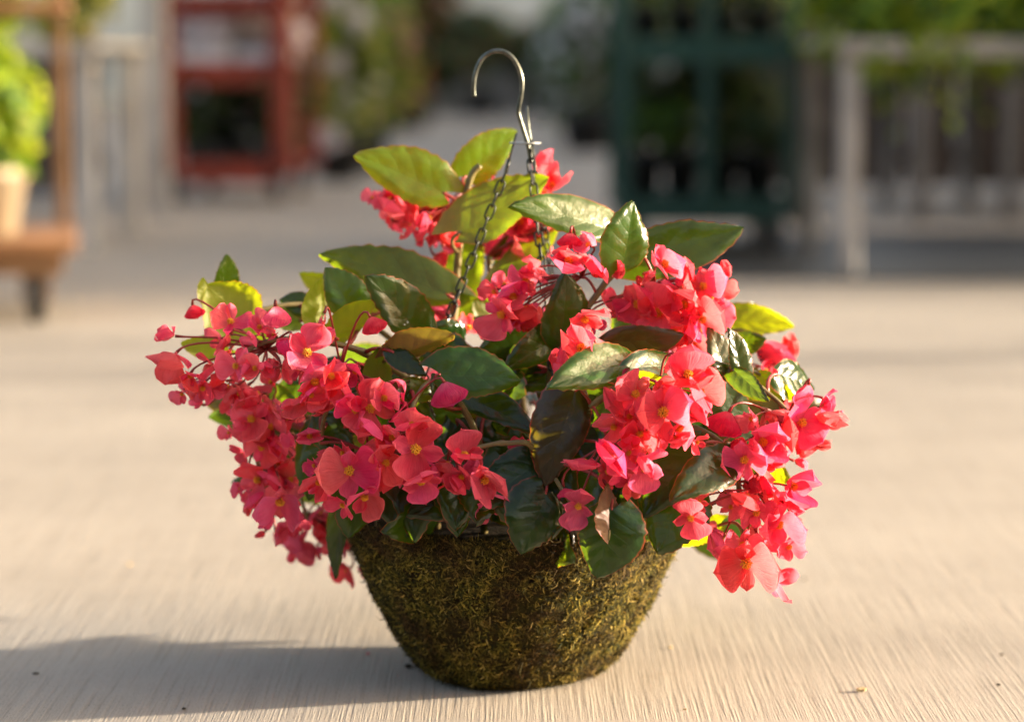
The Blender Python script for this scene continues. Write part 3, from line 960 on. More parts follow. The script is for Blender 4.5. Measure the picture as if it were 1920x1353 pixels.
stem([so(.08, .04), at(1180, 740, .05), at(1300, 640, .06), at(1390, 620, .05), at(1440, 650, .04)], .005, .0025)
stem([so(.03, -.08), at(1040, 830, -.17), at(1110, 760, -.20), at(1180, 720, -.21), at(1240, 740, -.23)], .005, .0028)
stem([so(-.03, -.08), at(900, 840, -.16), at(850, 740, -.18), at(800, 720, -.19), at(770, 770, -.21)], .005, .0026)
stem([so(-.07, -.03), at(800, 760, -.1), at(700, 670, -.13), at(600, 640, -.15), at(500, 640, -.14), at(430, 680, -.13)], .0055, .0025)
stem([so(-.09, 0), at(740, 760, -.02), at(620, 680, -.04), at(520, 700, -.06), at(475, 790, -.08), at(490, 900, -.09)], .005, .0024)
stem([so(-.08, -.05), at(780, 790, -.14), at(700, 740, -.17), at(620, 760, -.18), at(600, 830, -.18)], .005, .0024)
stem([so(-.06, .06), at(780, 700, .05), at(680, 600, .04), at(560, 570, .0), at(450, 590, -.03)], .005, .0025)
stem([so(-.10, .05), at(700, 800, .06), at(600, 800, .08), at(560, 900, .06), at(580, 980, .05)], .0045, .0022)
stem([so(.0, -.09), at(1000, 850, -.2), at(950, 830, -.22), at(890, 840, -.23)], .0045, .0024)

# --- leaves seen in the photograph: base pixel, tip pixel, width, depths
D_, G_, Yg, Bz = 'leaf_dark', 'leaf_mid', 'leaf_young', 'leaf_bronze'
LV = [
    (826, 360, 674, 296, 98, .02, .00, 18, Yg, 1, .18, .10, False),
    (876, 328, 972, 256, 80, .05, .06, 20, Yg, -1, .20, .12, False),
    (868, 432, 1024, 350, 100, -.005, .01, -15, G_, 1, .16, .10, True),
    (826, 548, 611, 478, 92, -.02, -.03, 20, G_, 1, .18, .12, False),
    (705, 572, 567, 514, 70, .06, .05, 15, Yg, 1, .20, .10, True),
    (1142, 432, 988, 386, 80, -.06, -.14, 30, G_, 1, .22, .14, False),
    (1168, 492, 1196, 386, 100, -.12, -.12, 32, G_, -1, .30, .10, False),
    (1192, 478, 1384, 419, 100, -.07, -.06, -12, D_, 1, .34, .06, False),
    (930, 482, 976, 434, 44, .08, .07, 20, D_, 1, .2, .1, False),
    (838, 562, 902, 452, 95, .10, .10, 10, G_, 1, .2, .1, True),
    (1014, 438, 903, 548, 64, .06, .04, 30, G_, 1, .2, .1, True),
    (846, 604, 926, 538, 66, .11, .1, 20, G_, 1, .2, .1, True),
    (1052, 642, 1062, 524, 98, -.12, -.14, 28, D_, 1, .12, .12, False),
    (1042, 632, 963, 692, 66, -.11, -.15, -20, D_, 1, .2, .15, False),
    (988, 682, 898, 604, 78, -.03, -.05, 10, D_, 1, .2, .15, False),
    (782, 632, 914, 672, 74, -.03, -.06, -25, D_, 1, .2, .15, False),
    (829, 702, 969, 713, 96, -.19, -.19, -14, G_, -1, .12, .12, False),
    (868, 742, 994, 802, 66, -.15, -.20, -30, D_, -1, .3, .10, False),
    (1076, 742, 1030, 900, 104, -.20, -.23, 5, Bz, 1, .12, .15, False),
    (1000, 826, 1046, 902, 64, -.17, -.20, 10, Bz, 1, .2, .1, False),
    (1172, 684, 1060, 714, 82, -.20, -.28, 18, G_, 1, .26, .18, False),
    (1142, 642, 1274, 628, 68, -.14, -.15, 12, Bz, 1, .15, .14, False),
    (1186, 692, 1332, 668, 84, -.22, -.13, -20, D_, 1, .24, .16, False),
    (1184, 706, 1244, 708, 30, -.22, -.24, 10, Yg, 1, .3, .1, False),
    (1362, 708, 1334, 618, 66, -.13, -.13, 38, D_, 1, .2, .1, False),
    (1390, 704, 1372, 621, 50, -.15, -.16, 36, D_, 1, .25, .1, False),
    (1378, 696, 1436, 740, 42, -.16, -.2, -10, D_, 1, .25, .12, False),
    (1344, 704, 1430, 826, 108, -.16, -.12, -34, D_, 1, .18, .16, False),
    (1356, 602, 1480, 612, 60, .05, .06, 20, Yg, 1, .2, .08, True),
    (1338, 592, 1414, 571, 40, .06, .07, 30, G_, 1, .2, .1, False),
    (1378, 642, 1432, 634, 46, .0, -.01, 10, D_, 1, .1, .1, False),
    (1462, 702, 1538, 718, 80, -.10, -.06, -22, D_, 1, .22, .18, False),
    (1428, 704, 1490, 744, 40, -.09, -.11, 20, Yg, 1, .35, .1, False),
    (1376, 868, 1284, 922, 84, -.21, -.28, 15, D_, 1, .3, .16, False),
    (1302, 848, 1212, 962, 92, -.20, -.22, 18, D_, 1, .15, .12, False),
    (1302, 928, 1240, 1026, 118, -.20, -.23, 12, D_, 1, .15, .12, False),
    (1346, 986, 1272, 1024, 46, -.13, -.12, 10, Yg, 1, .2, .1, False),
    (1146, 958, 1118, 1076, 122, -.25, -.265, -8, D_, -1, .10, .10, False),
    (1142, 992, 1136, 910, 60, -.255, -.25, 48, Bz, 1, .1, .05, True),
    (1022, 928, 990, 1032, 112, -.22, -.245, -18, D_, 1, .12, .12, False),
    (1008, 868, 912, 944, 90, -.20, -.24, 15, D_, 1, .2, .14, False),
    (912, 928, 776, 962, 84, -.18, -.21, 15, D_, 1, .2, .12, False),
    (622, 798, 578, 928, 92, -.12, -.14, 20, D_, 1, .15, .12, False),
    (610, 784, 658, 852, 72, -.16, -.19, 10, D_, 1, .2, .12, False),
    (646, 928, 628, 1078, 50, -.09, -.10, 35, D_, 1, .25, .06, False),
    (734, 858, 742, 934, 54, -.17, -.19, 15, Bz, 1, .2, .1, False),
    (682, 820, 616, 852, 32, -.14, -.15, 20, Yg, 1, .2, .1, True),
    (786, 628, 700, 528, 92, -.11, -.15, 24, D_, 1, .28, .12, False),
    (662, 586, 612, 506, 78, -.11, -.11, 10, G_, 1, .22, .14, False),
    (630, 632, 702, 562, 58, -.12, -.13, 20, Yg, 1, .15, .1, True),
    (592, 602, 599, 526, 48, -.10, -.10, 35, Yg, 1, .4, .06, True),
    (582, 582, 526, 562, 48, .0, .0, 15, D_, 1, .2, .1, False),
    (468, 600, 392, 536, 116, -.07, -.07, 8, Yg, 1, .12, .10, True),
    (418, 542, 425, 480, 46, -.01, -.01, 20, G_, 1, .35, .05, False),
    (388, 562, 379, 522, 30, -.04, -.04, 30, Yg, 1, .2, .1, True),
    (422, 648, 344, 644, 50, -.04, -.04, 15, Yg, 1, .2, .1, True),
    (470, 640, 516, 622, 46, -.05, -.06, 15, G_, 1, .2, .1, True),
    (714, 738, 708, 650, 60, -.14, -.15, 22, G_, 1, .2, .15, True),
    (694, 702, 652, 744, 64, -.12, -.15, 20, D_, 1, .2, .1, False),
    (742, 668, 850, 630, 66, -.16, -.18, 40, Bz, 1, .55, .02, True),
    (740, 662, 796, 694, 44, -.17, -.19, -25, D_, 1, .2, .1, False),
    (772, 646, 722, 642, 32, -.15, -.16, 30, Yg, 1, .3, .1, True),
    (802, 738, 738, 728, 46, -.18, -.2, 15, Yg, 1, .2, .1, False),
    (826, 748, 812, 702, 34, -.19, -.19, 20, G_, 1, .4, .1, False),
    (768, 738, 744, 804, 54, -.19, -.21, -38, D_, 1, .2, .1, False),
    (772, 752, 812, 790, 44, -.17, -.19, 15, G_, 1, .2, .1, False),
    # fillers between and behind
    (560, 600, 500, 580, 44, .02, .02, 20, G_, 1, .2, .1, True),
    (500, 730, 560, 770, 56, -.04, -.06, 20, G_, 1, .2, .1, False),
    (560, 720, 530, 790, 60, -.02, -.03, 20, D_, 1, .2, .1, False),
    (640, 690, 600, 760, 74, -.06, -.08, 15, D_, 1, .2, .1, False),
    (760, 680, 680, 720, 74, -.05, -.08, 15, D_, 1, .2, .1, False),
    (800, 800, 720, 830, 80, -.1, -.12, 10, D_, 1, .2, .1, False),
    (860, 800, 900, 900, 90, -.12, -.15, 20, D_, 1, .2, .1, False),
    (930, 780, 990, 860, 90, -.12, -.14, -20, D_, 1, .2, .1, False),
    (1090, 800, 1060, 900, 80, -.12, -.14, 20, D_, 1, .2, .1, False),
    (1110, 900, 1180, 960, 90, -.18, -.2, 15, D_, 1, .2, .1, False),
    (1080, 700, 1160, 800, 80, -.1, -.12, 15, D_, 1, .2, .1, False),
    (1300, 840, 1380, 890, 80, -.1, -.12, 15, D_, 1, .2, .1, False),
    (1330, 760, 1290, 860, 80, -.1, -.13, -15, G_, 1, .2, .1, False),
    (1220, 560, 1160, 640, 80, .0, -.02, 15, D_, 1, .2, .1, False),
    (1280, 560, 1350, 640, 80, .0, -.02, 15, G_, 1, .2, .1, True),
    (900, 700, 960, 790, 90, -.08, -.1, 15, D_, 1, .2, .1, False),
    (720, 870, 660, 950, 80, -.1, -.12, 25, D_, 1, .2, .1, False),
    (820, 880, 760, 970, 90, -.14, -.17, 15, D_, 1, .2, .1, False),
    (1200, 930, 1250, 1010, 90, -.14, -.16, 15, D_, 1, .2, .1, False),
    (1400, 700, 1460, 780, 60, -.02, -.04, 15, G_, 1, .2, .1, False),
    (950, 620, 890, 560, 60, .05, .04, 15, G_, 1, .2, .1, True),
    (1450, 850, 1410, 920, 56, -.1, -.12, 15, G_, 1, .2, .1, False),
    (1430, 860, 1480, 900, 44, -.13, -.15, 15, Yg, 1, .2, .1, False),
]
for q in LV:
    leaf(*q)
for k, x in enumerate(range(690, 1270, 44)):      # dark leaves folded down over the rim
    leaf(x + rnd.uniform(-15, 15), 885 + rnd.uniform(-25, 15), x + rnd.uniform(-45, 45), 990 + rnd.uniform(-25, 14), rnd.uniform(78, 100),
         -.135 - .06 * math.sin((x - 650) / 620 * math.pi), -.155 - .085 * math.sin((x - 650) / 620 * math.pi), rnd.uniform(-25, 25), D_, rnd.choice((-1, 1)), .2, .14)
for k in range(16):                                # and deep between the stems
    x, y = rnd.uniform(760, 1260), rnd.uniform(640, 860)
    w_ = rnd.uniform(0, 6.28)
    leaf(x, y, x + 90 * math.cos(w_), y + 70 * math.sin(w_) + 30, rnd.uniform(66, 90), -.06, -.09, rnd.uniform(-30, 30), rnd.choice([D_, D_, Bz]), rnd.choice((-1, 1)), .2, .14)

# leaves at the rear and deep inside, seen through the gaps
for k in range(74):
    a_ = rnd.uniform(0, 2 * math.pi)
    rr = rnd.uniform(.08, .26)
    yy = math.sin(a_) * rr * .85 + .03
    if yy < -.12: yy = -.12
    if math.cos(a_) < -.4: yy = abs(yy) + .02
    zz = SOIL + rnd.uniform(.04, .21) * (1.2 - rr / .4)
    if math.cos(a_) > .45: zz = max(zz, SOIL + .11)
    B = Vector((math.cos(a_) * rr, yy, zz))
    o_ = Vector((math.cos(a_), math.sin(a_) * .9, rnd.uniform(-.4, .25) if math.cos(a_) < .45 else rnd.uniform(-.1, .3))).normalized()
    T = B + o_ * rnd.uniform(.06, .11)
    leaf3(B, T, rnd.uniform(.05, .075), R(rnd.uniform(-70, 70)), rnd.choice([D_, D_, D_, G_, Bz]), rnd.choice((-1, 1)), .2, .2)


# --- flowers
def petal_grid(w, cup, scoop, wave, seed, tipn=4.0, NU=5, NV=9):
    """round petal along +X, unit length"""
    r = random.Random(seed)
    p1, p2, p3 = r.uniform(0, 6.28), r.uniform(0, 6.28), r.uniform(-.12, .12)
    vs, uv, fs = [], [], []
    for j in range(NV + 1):
        v = j / NV
        hw = w * .5 * (.14 + .86 * min(1, v / .62) ** .85) * max(0.0, 1 - max(0, (v - .45) / .55) ** 2.6) ** .5
        hw = max(hw, .012)
        for i in range(-NU, NU + 1):
            u = i / NU
            y = u * hw + p3 * v * v
            x = v - .05 * u * u * v + .015 * math.sin(u * 6 + p1) * v ** 3
            z = cup * v * v + scoop * u * u * w * (.35 + v) * .5
            z += wave * math.sin(u * 3.4 + p1) * v * v + wave * .6 * math.sin(v * 6 + p2 + u * 2) * abs(u) - .05 * max(0, v - .75) * 4 * cup
            vs.append((x, y, z)); uv.append((u * .5 + .5, v))
    n = 2 * NU + 1
    for j in range(NV):
        for i in range(n - 1):
            fs.append((j * n + i, j * n + i + 1, (j + 1) * n + i + 1, (j + 1) * n + i))
    return vs, uv, fs


def mesh_uv(name, vs, uv, fs, mats, mi=None):
    me = bpy.data.meshes.new(name)
    me.from_pydata([tuple(p) for p in vs], [], fs)
    ul = me.uv_layers.new(name='UVMap')
    li = np.zeros(len(me.loops), dtype=np.int32)
    me.loops.foreach_get('vertex_index', li)
    ul.data.foreach_set('uv', np.array(uv)[li].reshape(-1))
    for mm in mats: me.materials.append(mm)
    if mi: me.polygons.foreach_set('material_index', mi)
    me.polygons.foreach_set('use_smooth', [True] * len(fs))
    me.update()
    return me


BIG = [petal_grid(rnd.uniform(1.12, 1.42), rnd.uniform(.10, .36), rnd.uniform(.15, .50), rnd.uniform(.05, .12), 300 + k) for k in range(9)]
SML = [petal_grid(rnd.uniform(.50, .74), rnd.uniform(.05, .30), rnd.uniform(.2, .7), rnd.uniform(.04, .09), 320 + k, NU=4, NV=7) for k in range(6)]
BIGM = [mesh_uv('petal', *g_, [M['petal']]) for g_ in BIG]
SMLM = [mesh_uv('petal', *g_, [M['petal']]) for g_ in SML]


def stamen_mesh():
    mb = MB()
    r = random.Random(9)
    for k in range(26):
        a_ = k * 2.399
        rr = .012 * math.sqrt(k)
        p = Vector((math.cos(a_) * rr * 1.7, math.sin(a_) * rr * 1.7, .05 + .17 * (1 - k / 40) + r.uniform(-.02, .02)))
        d = Vector((math.cos(a_) * .5, math.sin(a_) * .5, 1)).normalized()
        mb.tube([Vector((0, 0, .02)) + p * .3, p, p + d * .03, p + d * .055], [.006, .013, .022, .010], 5)
    me = bpy.data.meshes.new('stamens')
    me.from_pydata([(x * 1.2, y * 1.2, z * 1.15) for x, y, z in mb.v], [], mb.f)
    me.materials.append(M['stamen'])
    me.polygons.foreach_set('use_smooth', [True] * len(mb.f))
    me.update()
    return me


STAM = stamen_mesh()
rc = MB().lathe([(.001, -.10), (.03, -.09), (.05, -.03), (.045, .01), (.001, .03)], 8)
RECM = bpy.data.meshes.new('flower')
RECM.from_pydata(rc.v, [], rc.f)
RECM.materials.append(M['petal'])
RECM.polygons.foreach_set('use_smooth', [True] * len(rc.f))


def petal_set(r, openness):
    """four petal placements: (big?, index, matrix)"""
    out = []
    for k in range(4):
        big = k % 2 == 0
        az = k * math.pi / 2 + r.uniform(-.16, .16)
        tilt = R((52 if big else 40) * (1 - openness) + r.uniform(-20, 20) + (6 if big else -2))
        s = r.uniform(.90, 1.08) * (1.0 if big else .76)
        mt = Matrix.Rotation(az, 4, 'Z') @ Matrix.Rotation(-tilt, 4, 'Y') @ Matrix.Rotation(R(r.uniform(-16, 16)), 4, 'X') @ Matrix.Scale(s, 4) @ Matrix.Translation((0, 0, 0 if big else .02))
        out.append((big, r.randrange(len(BIG) if big else len(SML)), mt))
    return out


JOIN = []
for k in range(14):
    r = random.Random(700 + k)
    vs, uv, fs = [], [], []
    for big, ix, mt in petal_set(r, r.uniform(-.1, .85)):
        g_ = (BIG if big else SML)[ix]
        b0 = len(vs)
        vs += [(mt @ Vector(p))[:] for p in g_[0]]
        uv += g_[1]
        fs += [tuple(i + b0 for i in q) for q in g_[2]]
    JOIN.append(mesh_uv('flower', vs, uv, fs, [M['petal']]))


def bud_mesh(seed):
    r = random.Random(seed)
    vs, uv, fs = [], [], []
    for s in (1, -1):
        g_ = petal_grid(1.35, .10, .34, .02, seed + s)
        mt = Matrix.Rotation(R(6), 4, 'Y') if s > 0 else Matrix.Rotation(R(-6), 4, 'Y')
        b0 = len(vs)
        for (x, y, z) in g_[0]:
            e = .16 * math.sin(math.pi * min(1, x)) * (1 - min(1, abs(y) * 1.6) ** 2)
            zz = (z * .0 + e + .02) * s
            vs.append((mt @ Vector((x * .82, y, zz)))[:])
        uv += g_[1]
        fs += [tuple(i + b0 for i in q) for q in g_[2]]
    return mesh_uv('bud', vs, uv, fs, [M['bud']])


BUDS = [bud_mesh(800 + k) for k in range(3)]
npet = [0]


def facing(dirv, spin):
    z = dirv.normalized()
    x = Vector((0, 0, 1)).cross(z)
    if x.length < .05: x = Vector((1, 0, 0))
    x.normalize()
    y = z.cross(x)
    m3 = Matrix((x, y, z)).transposed()
    return (m3 @ Matrix.Rotation(spin, 3, 'Z'))


class Truss:
    def __init__(self, ax, ay, Y):
        self.a = at(ax, ay, Y) if Y is not None else Vector(ax)
        self.mb = MB()
        r = rnd
        h = min(HUBS, key=lambda q: (q - self.a).length)
        self.mb.tube([p - ORG for p in bez(h, (h + self.a) / 2 + Vector((0, -.01, .012)), self.a, 8)], .0016, 7)

    def stalk(self, p, back):
        m_ = (self.a + p) / 2 + Vector((rnd.uniform(-.006, .006), rnd.uniform(-.006, .006), .010))
        c = p + back * min(.022, (p - self.a).length * .4)
        ps = [self.a * (1 - t) ** 3 + m_ * 3 * t * (1 - t) ** 2 + c * 3 * t * t * (1 - t) + p * t ** 3 for t in [i / 8 for i in range(9)]]
        self.mb.tube([q - ORG for q in ps], [.0012] * 6 + [.0011, .0013, .0019], 6)

    def end(self):
        self.mb.build('flower_stalk', M['stem_red'], bg_, smooth=True)


def flower(tr, px, py, D, Y, fx=None, fz=None, kind='o', openness=None, spin=None, fy=-1.0):
    p = at(px, py, Y)
    s = D * .5 * mpp(Y) * 1.16
    seed = int(px * 7 + py * 13)
    r = random.Random(seed)
    fx = fx if fx is not None else (px - 960) / 600 + r.gauss(0, .6)
    fz = fz if fz is not None else (720 - py) / 800 - .12 + r.gauss(0, .55)
    d = Vector((fx, fy, fz)).normalized()
    sp = spin if spin is not None else r.uniform(0, 6.28)
    if kind == 'b':
        o = link('bud', r.choice(BUDS), bg_)
        up = Vector((r.uniform(-.5, .5), r.uniform(-.3, .3), -1)).normalized()
        y_ = d.cross(up).normalized()
        z_ = up.cross(y_)
        m3 = Matrix((up, y_, z_)).transposed() @ Matrix.Rotation(r.uniform(-.7, .7), 3, 'X')
        s *= .72
        o.matrix_local = Matrix.Translation(p - up * s - ORG) @ m3.to_4x4() @ Matrix.Scale(s * 2, 4)
        tr.stalk(p - up * s, -up)
        return
    m4 = Matrix.Translation(p - d * s * .25 - ORG) @ facing(d, sp).to_4x4() @ Matrix.Scale(s, 4)
    op = openness if openness is not None else r.uniform(.05, .85)
    if kind == 'o' and npet[0] + 4 <= 300:
        o = link('flower', RECM, bg_)
        o.matrix_local = m4
        for big, ix, mt in petal_set(r, op):
            c = link('petal', (BIGM if big else SMLM)[ix], o)
            c.matrix_local = mt
            npet[0] += 1
    else:
        o = link('flower', JOIN[seed % len(JOIN)], bg_)
        o.matrix_local = m4
    st = link('stamens', STAM, o)
    tr.stalk(p - d * s * .32, -d)


TR = [
    # left upper
    ((500, 655, -.13), [(576, 660, 112, -.20, .1, .25, 'o', .95, 0.9), (440, 686, 82, -.17, -.5, .1), (322, 672, 104, -.15, -.5, -.7, 'o', .5, 1.2), (356, 706, 66, -.15), (432, 600, 84, -.15, .1, .9), (365, 588, 40, -.1, None, None, 'b'),
                        (486, 612, 64, -.17, -.1, .5), (520, 600, 62, -.18, .2, .4, 'b'), (540, 640, 66, -.17), (476, 690, 64, -.19), (396, 690, 70, -.14), (560, 690, 70, -.16), (380, 730, 66, -.13), (424, 725, 70, -.13, None, None, 'j'),
                        (520, 690, 60, -.15, None, None, 'j'), (410, 640, 60, -.12, None, None, 'j'), (340, 740, 50, -.12, -.4, -.8, 'j')]),
    ((640, 690, -.15), [(590, 716, 96, -.2, .0, -.1), (622, 705, 86, -.21, .4, .1), (556, 752, 80, -.2, -.3, -.2), (584, 742, 66, -.21, .2, -.3), (648, 735, 96, -.2, -.3, .2), (602, 610, 58, -.17, None, None, 'b'), (702, 614, 50, -.18, None, None, 'b'),
                        (695, 765, 112, -.22, .2, .3), (722, 745, 80, -.22, .6, .5), (664, 770, 80, -.22, -.6, .2), (640, 700, 60, -.17, None, None, 'j'), (690, 700, 50, -.13, None, None, 'j')]),
    # left cascade
    ((490, 800, -.08), [(470, 785, 96, -.12, -.2, 0), (505, 800, 86, -.11), (448, 738, 70, -.12), (480, 740, 80, -.11), (528, 832, 74, -.1, None, None, 'j'), (490, 840, 80, -.11, .2, -.2), (460, 800, 70, -.1, None, None, 'j'), (510, 770, 70, -.1, None, None, 'j'),
                        (540, 790, 60, -.1, None, None, 'j'), (520, 870, 70, -.09, None, None, 'j'), (480, 900, 90, -.1, -.5, -.1), (512, 905, 90, -.1), (545, 900, 80, -.1, .5, -.2), (525, 945, 112, -.13, .05, -.9, 'o', .7, .1), (480, 930, 70, -.09, None, None, 'j'),
                        (450, 760, 60, -.07, None, None, 'j'), (540, 865, 60, -.08, None, None, 'j'), (500, 960, 70, -.08, None, None, 'j'), (545, 985, 70, -.06, None, None, 'j'), (520, 1000, 56, -.06, None, None, 'j')]),
    ((575, 965, .06), [(600, 960, 66, .06, None, None, 'j'), (572, 985, 72, .06, None, None, 'j'), (608, 1000, 72, .06, None, None, 'j'), (585, 1030, 66, .06, None, None, 'j'), (560, 1010, 60, .05, None, None, 'j'), (640, 1020, 66, .08, None, None, 'j'), (650, 1072, 70, .08, None, -.6, 'j'),
                       (630, 985, 66, .08, None, None, 'j'), (655, 1000, 56, .07, None, None, 'j')]),
    # front left
    ((690, 850, -.19), [(580, 818, 70, -.2, -.1, .1, 'o', .2), (596, 905, 78, -.22, -.4, -.2), (655, 882, 118, -.24, .1, .2, 'o', .75, .1), (684, 935, 92, -.24, .1, -.5), (706, 825, 90, -.23), (735, 820, 80, -.23, .0, .3), (780, 842, 126, -.26, .15, .1, 'o', .7, 1.4),
                        (772, 795, 90, -.25, .0, .6), (806, 820, 70, -.23), (790, 905, 96, -.25, .1, -.4), (775, 880, 80, -.23), (820, 890, 70, -.22), (640, 850, 60, -.2, None, None, 'j'), (700, 890, 70, -.21, None, None, 'j'), (842, 745, 72, -.22, .3, .1, 'b')]),
    ((845, 840, -.21), [(872, 852, 104, -.25, .3, .5), (910, 902, 104, -.25, .3, -.3), (860, 900, 60, -.23, None, None, 'j'), (838, 870, 60, -.22), (896, 880, 60, -.23)]),
    # upper rear
    ((840, 390, .05), [(735, 400, 84, .03, None, None, 'j'), (770, 418, 76, .03, None, None, 'j'), (802, 412, 84, .03, None, None, 'j'), (836, 452, 80, .03, None, None, 'j'), (730, 372, 66, .03, None, None, 'j'), (812, 438, 64, .03, None, None, 'j'), (742, 375, 90, .05, None, None, 'j'), (788, 388, 80, .05, None, None, 'j'), (830, 442, 70, .05, None, None, 'j'), (828, 405, 76, .05, None, None, 'j'), (760, 400, 60, .06, None, None, 'j'), (905, 330, 66, .08, None, None, 'j'), (850, 420, 50, .05, None, None, 'j'), (810, 370, 60, .07, None, None, 'j')]),
    ((985, 420, .08), [(1035, 345, 84, .07, None, None, 'j'), (975, 415, 100, .07, None, None, 'j'), (985, 460, 96, .07, None, None, 'j'), (940, 470, 60, .08, None, None, 'j'), (1012, 388, 76, .08, None, None, 'j'), (1010, 430, 80, .07, None, None, 'j'), (960, 450, 70, .08, None, None, 'j'), (1050, 420, 60, .08, None, None, 'j')]),
    # centre
    ((1090, 520, -.1), [(1066, 488, 100, -.16, -.1, .3, 'o', .35, 1.4), (1112, 500, 88, -.14, .3, -.1, 'o', .2), (1068, 455, 46, -.14, None, None, 'b'), (985, 525, 80, -.1, -.1, .5), (938, 590, 100, -.13, -.3, 0, 'o', .8), (962, 555, 90, -.11, 0, .2), (988, 580, 76, -.11), (1000, 505, 56, -.1),
                       (925, 548, 64, -.09), (975, 605, 60, -.1, None, None, 'j')]),
    ((1230, 540, -.08), [(1248, 494, 100, -.13, .4, .2, 'o', .3, .4), (1195, 570, 110, -.11, -.2, .1), (1235, 585, 112, -.12, 0, .2), (1282, 570, 110, -.12, .1, .2), (1320, 535, 96, -.11, .4, .5), (1352, 540, 76, -.1, .8, .2), (1318, 600, 100, -.12, .2, -.2), (1295, 620, 90, -.11, -.1, -.4),
                        (1160, 575, 76, -.1), (1265, 620, 70, -.1), (1345, 590, 70, -.09, .6, -.2), (1272, 525, 60, -.09, None, None, 'j'), (1112, 610, 56, -.13, None, None, 'j'), (1210, 515, 50, -.1, None, None, 'j'), (1240, 545, 80, -.09, None, None, 'j')]),
    ((1130, 680, -.17), [(1090, 652, 120, -.2, -.1, .3, 'o', .5, .3), (1060, 680, 84, -.19, -.6, 0), (1085, 695, 70, -.18, None, None, 'j')]),
    # right centre mass
    ((1230, 745, -.2), [(1160, 755, 100, -.24, -.4, .1), (1192, 738, 100, -.25, 0, .2), (1244, 772, 130, -.28, .0, .2, 'o', .8, .2), (1292, 700, 118, -.27, .3, .5, 'o', .5), (1316, 735, 108, -.26, .6, .1), (1240, 720, 70, -.25), (1275, 805, 90, -.26, .2, -.4), (1150, 802, 80, -.24, -.3, -.3),
                       (1200, 815, 86, -.25, 0, -.3), (1270, 750, 90, -.25), (1215, 780, 80, -.25), (1170, 720, 60, -.22, None, None, 'j'), (1180, 780, 70, -.23, None, None, 'j'), (1300, 770, 80, -.24, None, None, 'j'), (1230, 810, 70, -.24, None, None, 'j'), (1262, 690, 70, -.24, .2, .9)]),
    ((1140, 830, -.22), [(1142, 858, 116, -.27, .2, .1, 'o', .9, .5), (1098, 868, 92, -.26, -.3, .0), (1210, 880, 96, -.26, .4, -.5), (1180, 850, 70, -.25), (1160, 890, 60, -.24, None, None, 'j'), (1084, 950, 84, -.255, -.1, -.1), (980, 836, 60, -.18, -.6, 0, 'j')]),
    # right cascade
    ((1470, 790, -.14), [(1356, 800, 72, -.2, .1, .2, 'b'), (1396, 862, 100, -.22, -.1, .1, 'o', .75, .2), (1432, 828, 112, -.21, .2, .2), (1474, 812, 92, -.19, .3, .2), (1506, 792, 110, -.18, .3, .1, 'o', .6), (1548, 788, 92, -.17, .5, .3), (1506, 745, 64, -.16, None, None, 'b'), (1545, 760, 60, -.16, .6, .5),
                        (1430, 870, 80, -.2), (1460, 850, 80, -.18), (1500, 830, 80, -.16), (1442, 780, 70, -.17, None, None, 'j'), (1370, 840, 60, -.2, None, None, 'j')]),
    ((1440, 700, .02), [(1440, 672, 100, .03, None, None, 'j'), (1472, 655, 76, .03, None, None, 'j'), (1430, 735, 90, 0, None, None, 'j'), (1405, 700, 66, 0, None, None, 'j'), (1470, 760, 76, -.05, None, None, 'j'), (1455, 715, 80, .0, None, None, 'j')]),
    ((1415, 920, -.17), [(1490, 912, 106, -.2, .5, .1, 'o', .7), (1400, 930, 84, -.21, 0, .1, 'o', .2), (1418, 962, 86, -.21, -.1, -.1), (1462, 985, 106, -.21, .2, -.2), (1350, 1012, 86, -.21, -.4, -.2, 'o', .3), (1400, 1058, 138, -.23, .0, -.2, 'o', .75, .05), (1392, 1020, 80, -.2, 0, .3),
                        (1480, 945, 70, -.19), (1370, 950, 60, -.19, -.3, .2, 'j'), (1440, 930, 80, -.19), (1440, 1010, 70, -.19), (1430, 900, 70, -.19, None, None, 'j'), (1295, 972, 84, -.25, -.1, 0, 'o', .6)]),
    # inside
    ((850, 610, .02), [(800, 600, 70, .02, None, None, 'j'), (880, 612, 70, .02, None, None, 'j'), (835, 585, 60, .04, None, None, 'j'), (820, 560, 60, .05, None, None, 'j'), (680, 590, 60, .0, None, None, 'j')]),
]
for (axy, fl_) in TR:
    t_ = Truss(*axy)
    for f_ in fl_:
        f_ = list(f_)
        flower(t_, *f_)
        if len(f_) < 7 or f_[6] != 'b':        # blooms tucked in behind and beside the open ones
            w_ = rnd.uniform(0, 6.28)
            flower(t_, f_[0] + math.cos(w_) * f_[2] * .5, f_[1] + math.sin(w_) * f_[2] * .42, f_[2] * rnd.uniform(.55, .8), f_[3] + rnd.uniform(.012, .035), None, None, 'j')
    t_.end()
# the far side of the plant
for k in range(5):
    a_ = R(58 + 24 * k)
    c_ = Vector((math.cos(a_) * .27, math.sin(a_) * .24, SOIL + .17 - .02 * k % 3))
    t_ = Truss(c_ * .9 + Vector((0, 0, .05)), None, None)
    for q in range(8):
        p_ = c_ + Vector((rnd.gauss(0, .035), rnd.gauss(0, .03), rnd.gauss(-.02, .045)))
        o = link('flower', rnd.choice(JOIN), bg_)
        d_ = Vector((math.cos(a_) + rnd.gauss(0, .4), math.sin(a_) + rnd.gauss(0, .4), rnd.gauss(0, .4)))
        o.matrix_local = Matrix.Translation(p_ - ORG) @ facing(d_, rnd.uniform(0, 6)).to_4x4() @ Matrix.Scale(rnd.uniform(.018, .027), 4)
        link('stamens', STAM, o)
        t_.stalk(p_, -d_.normalized())
    t_.end()

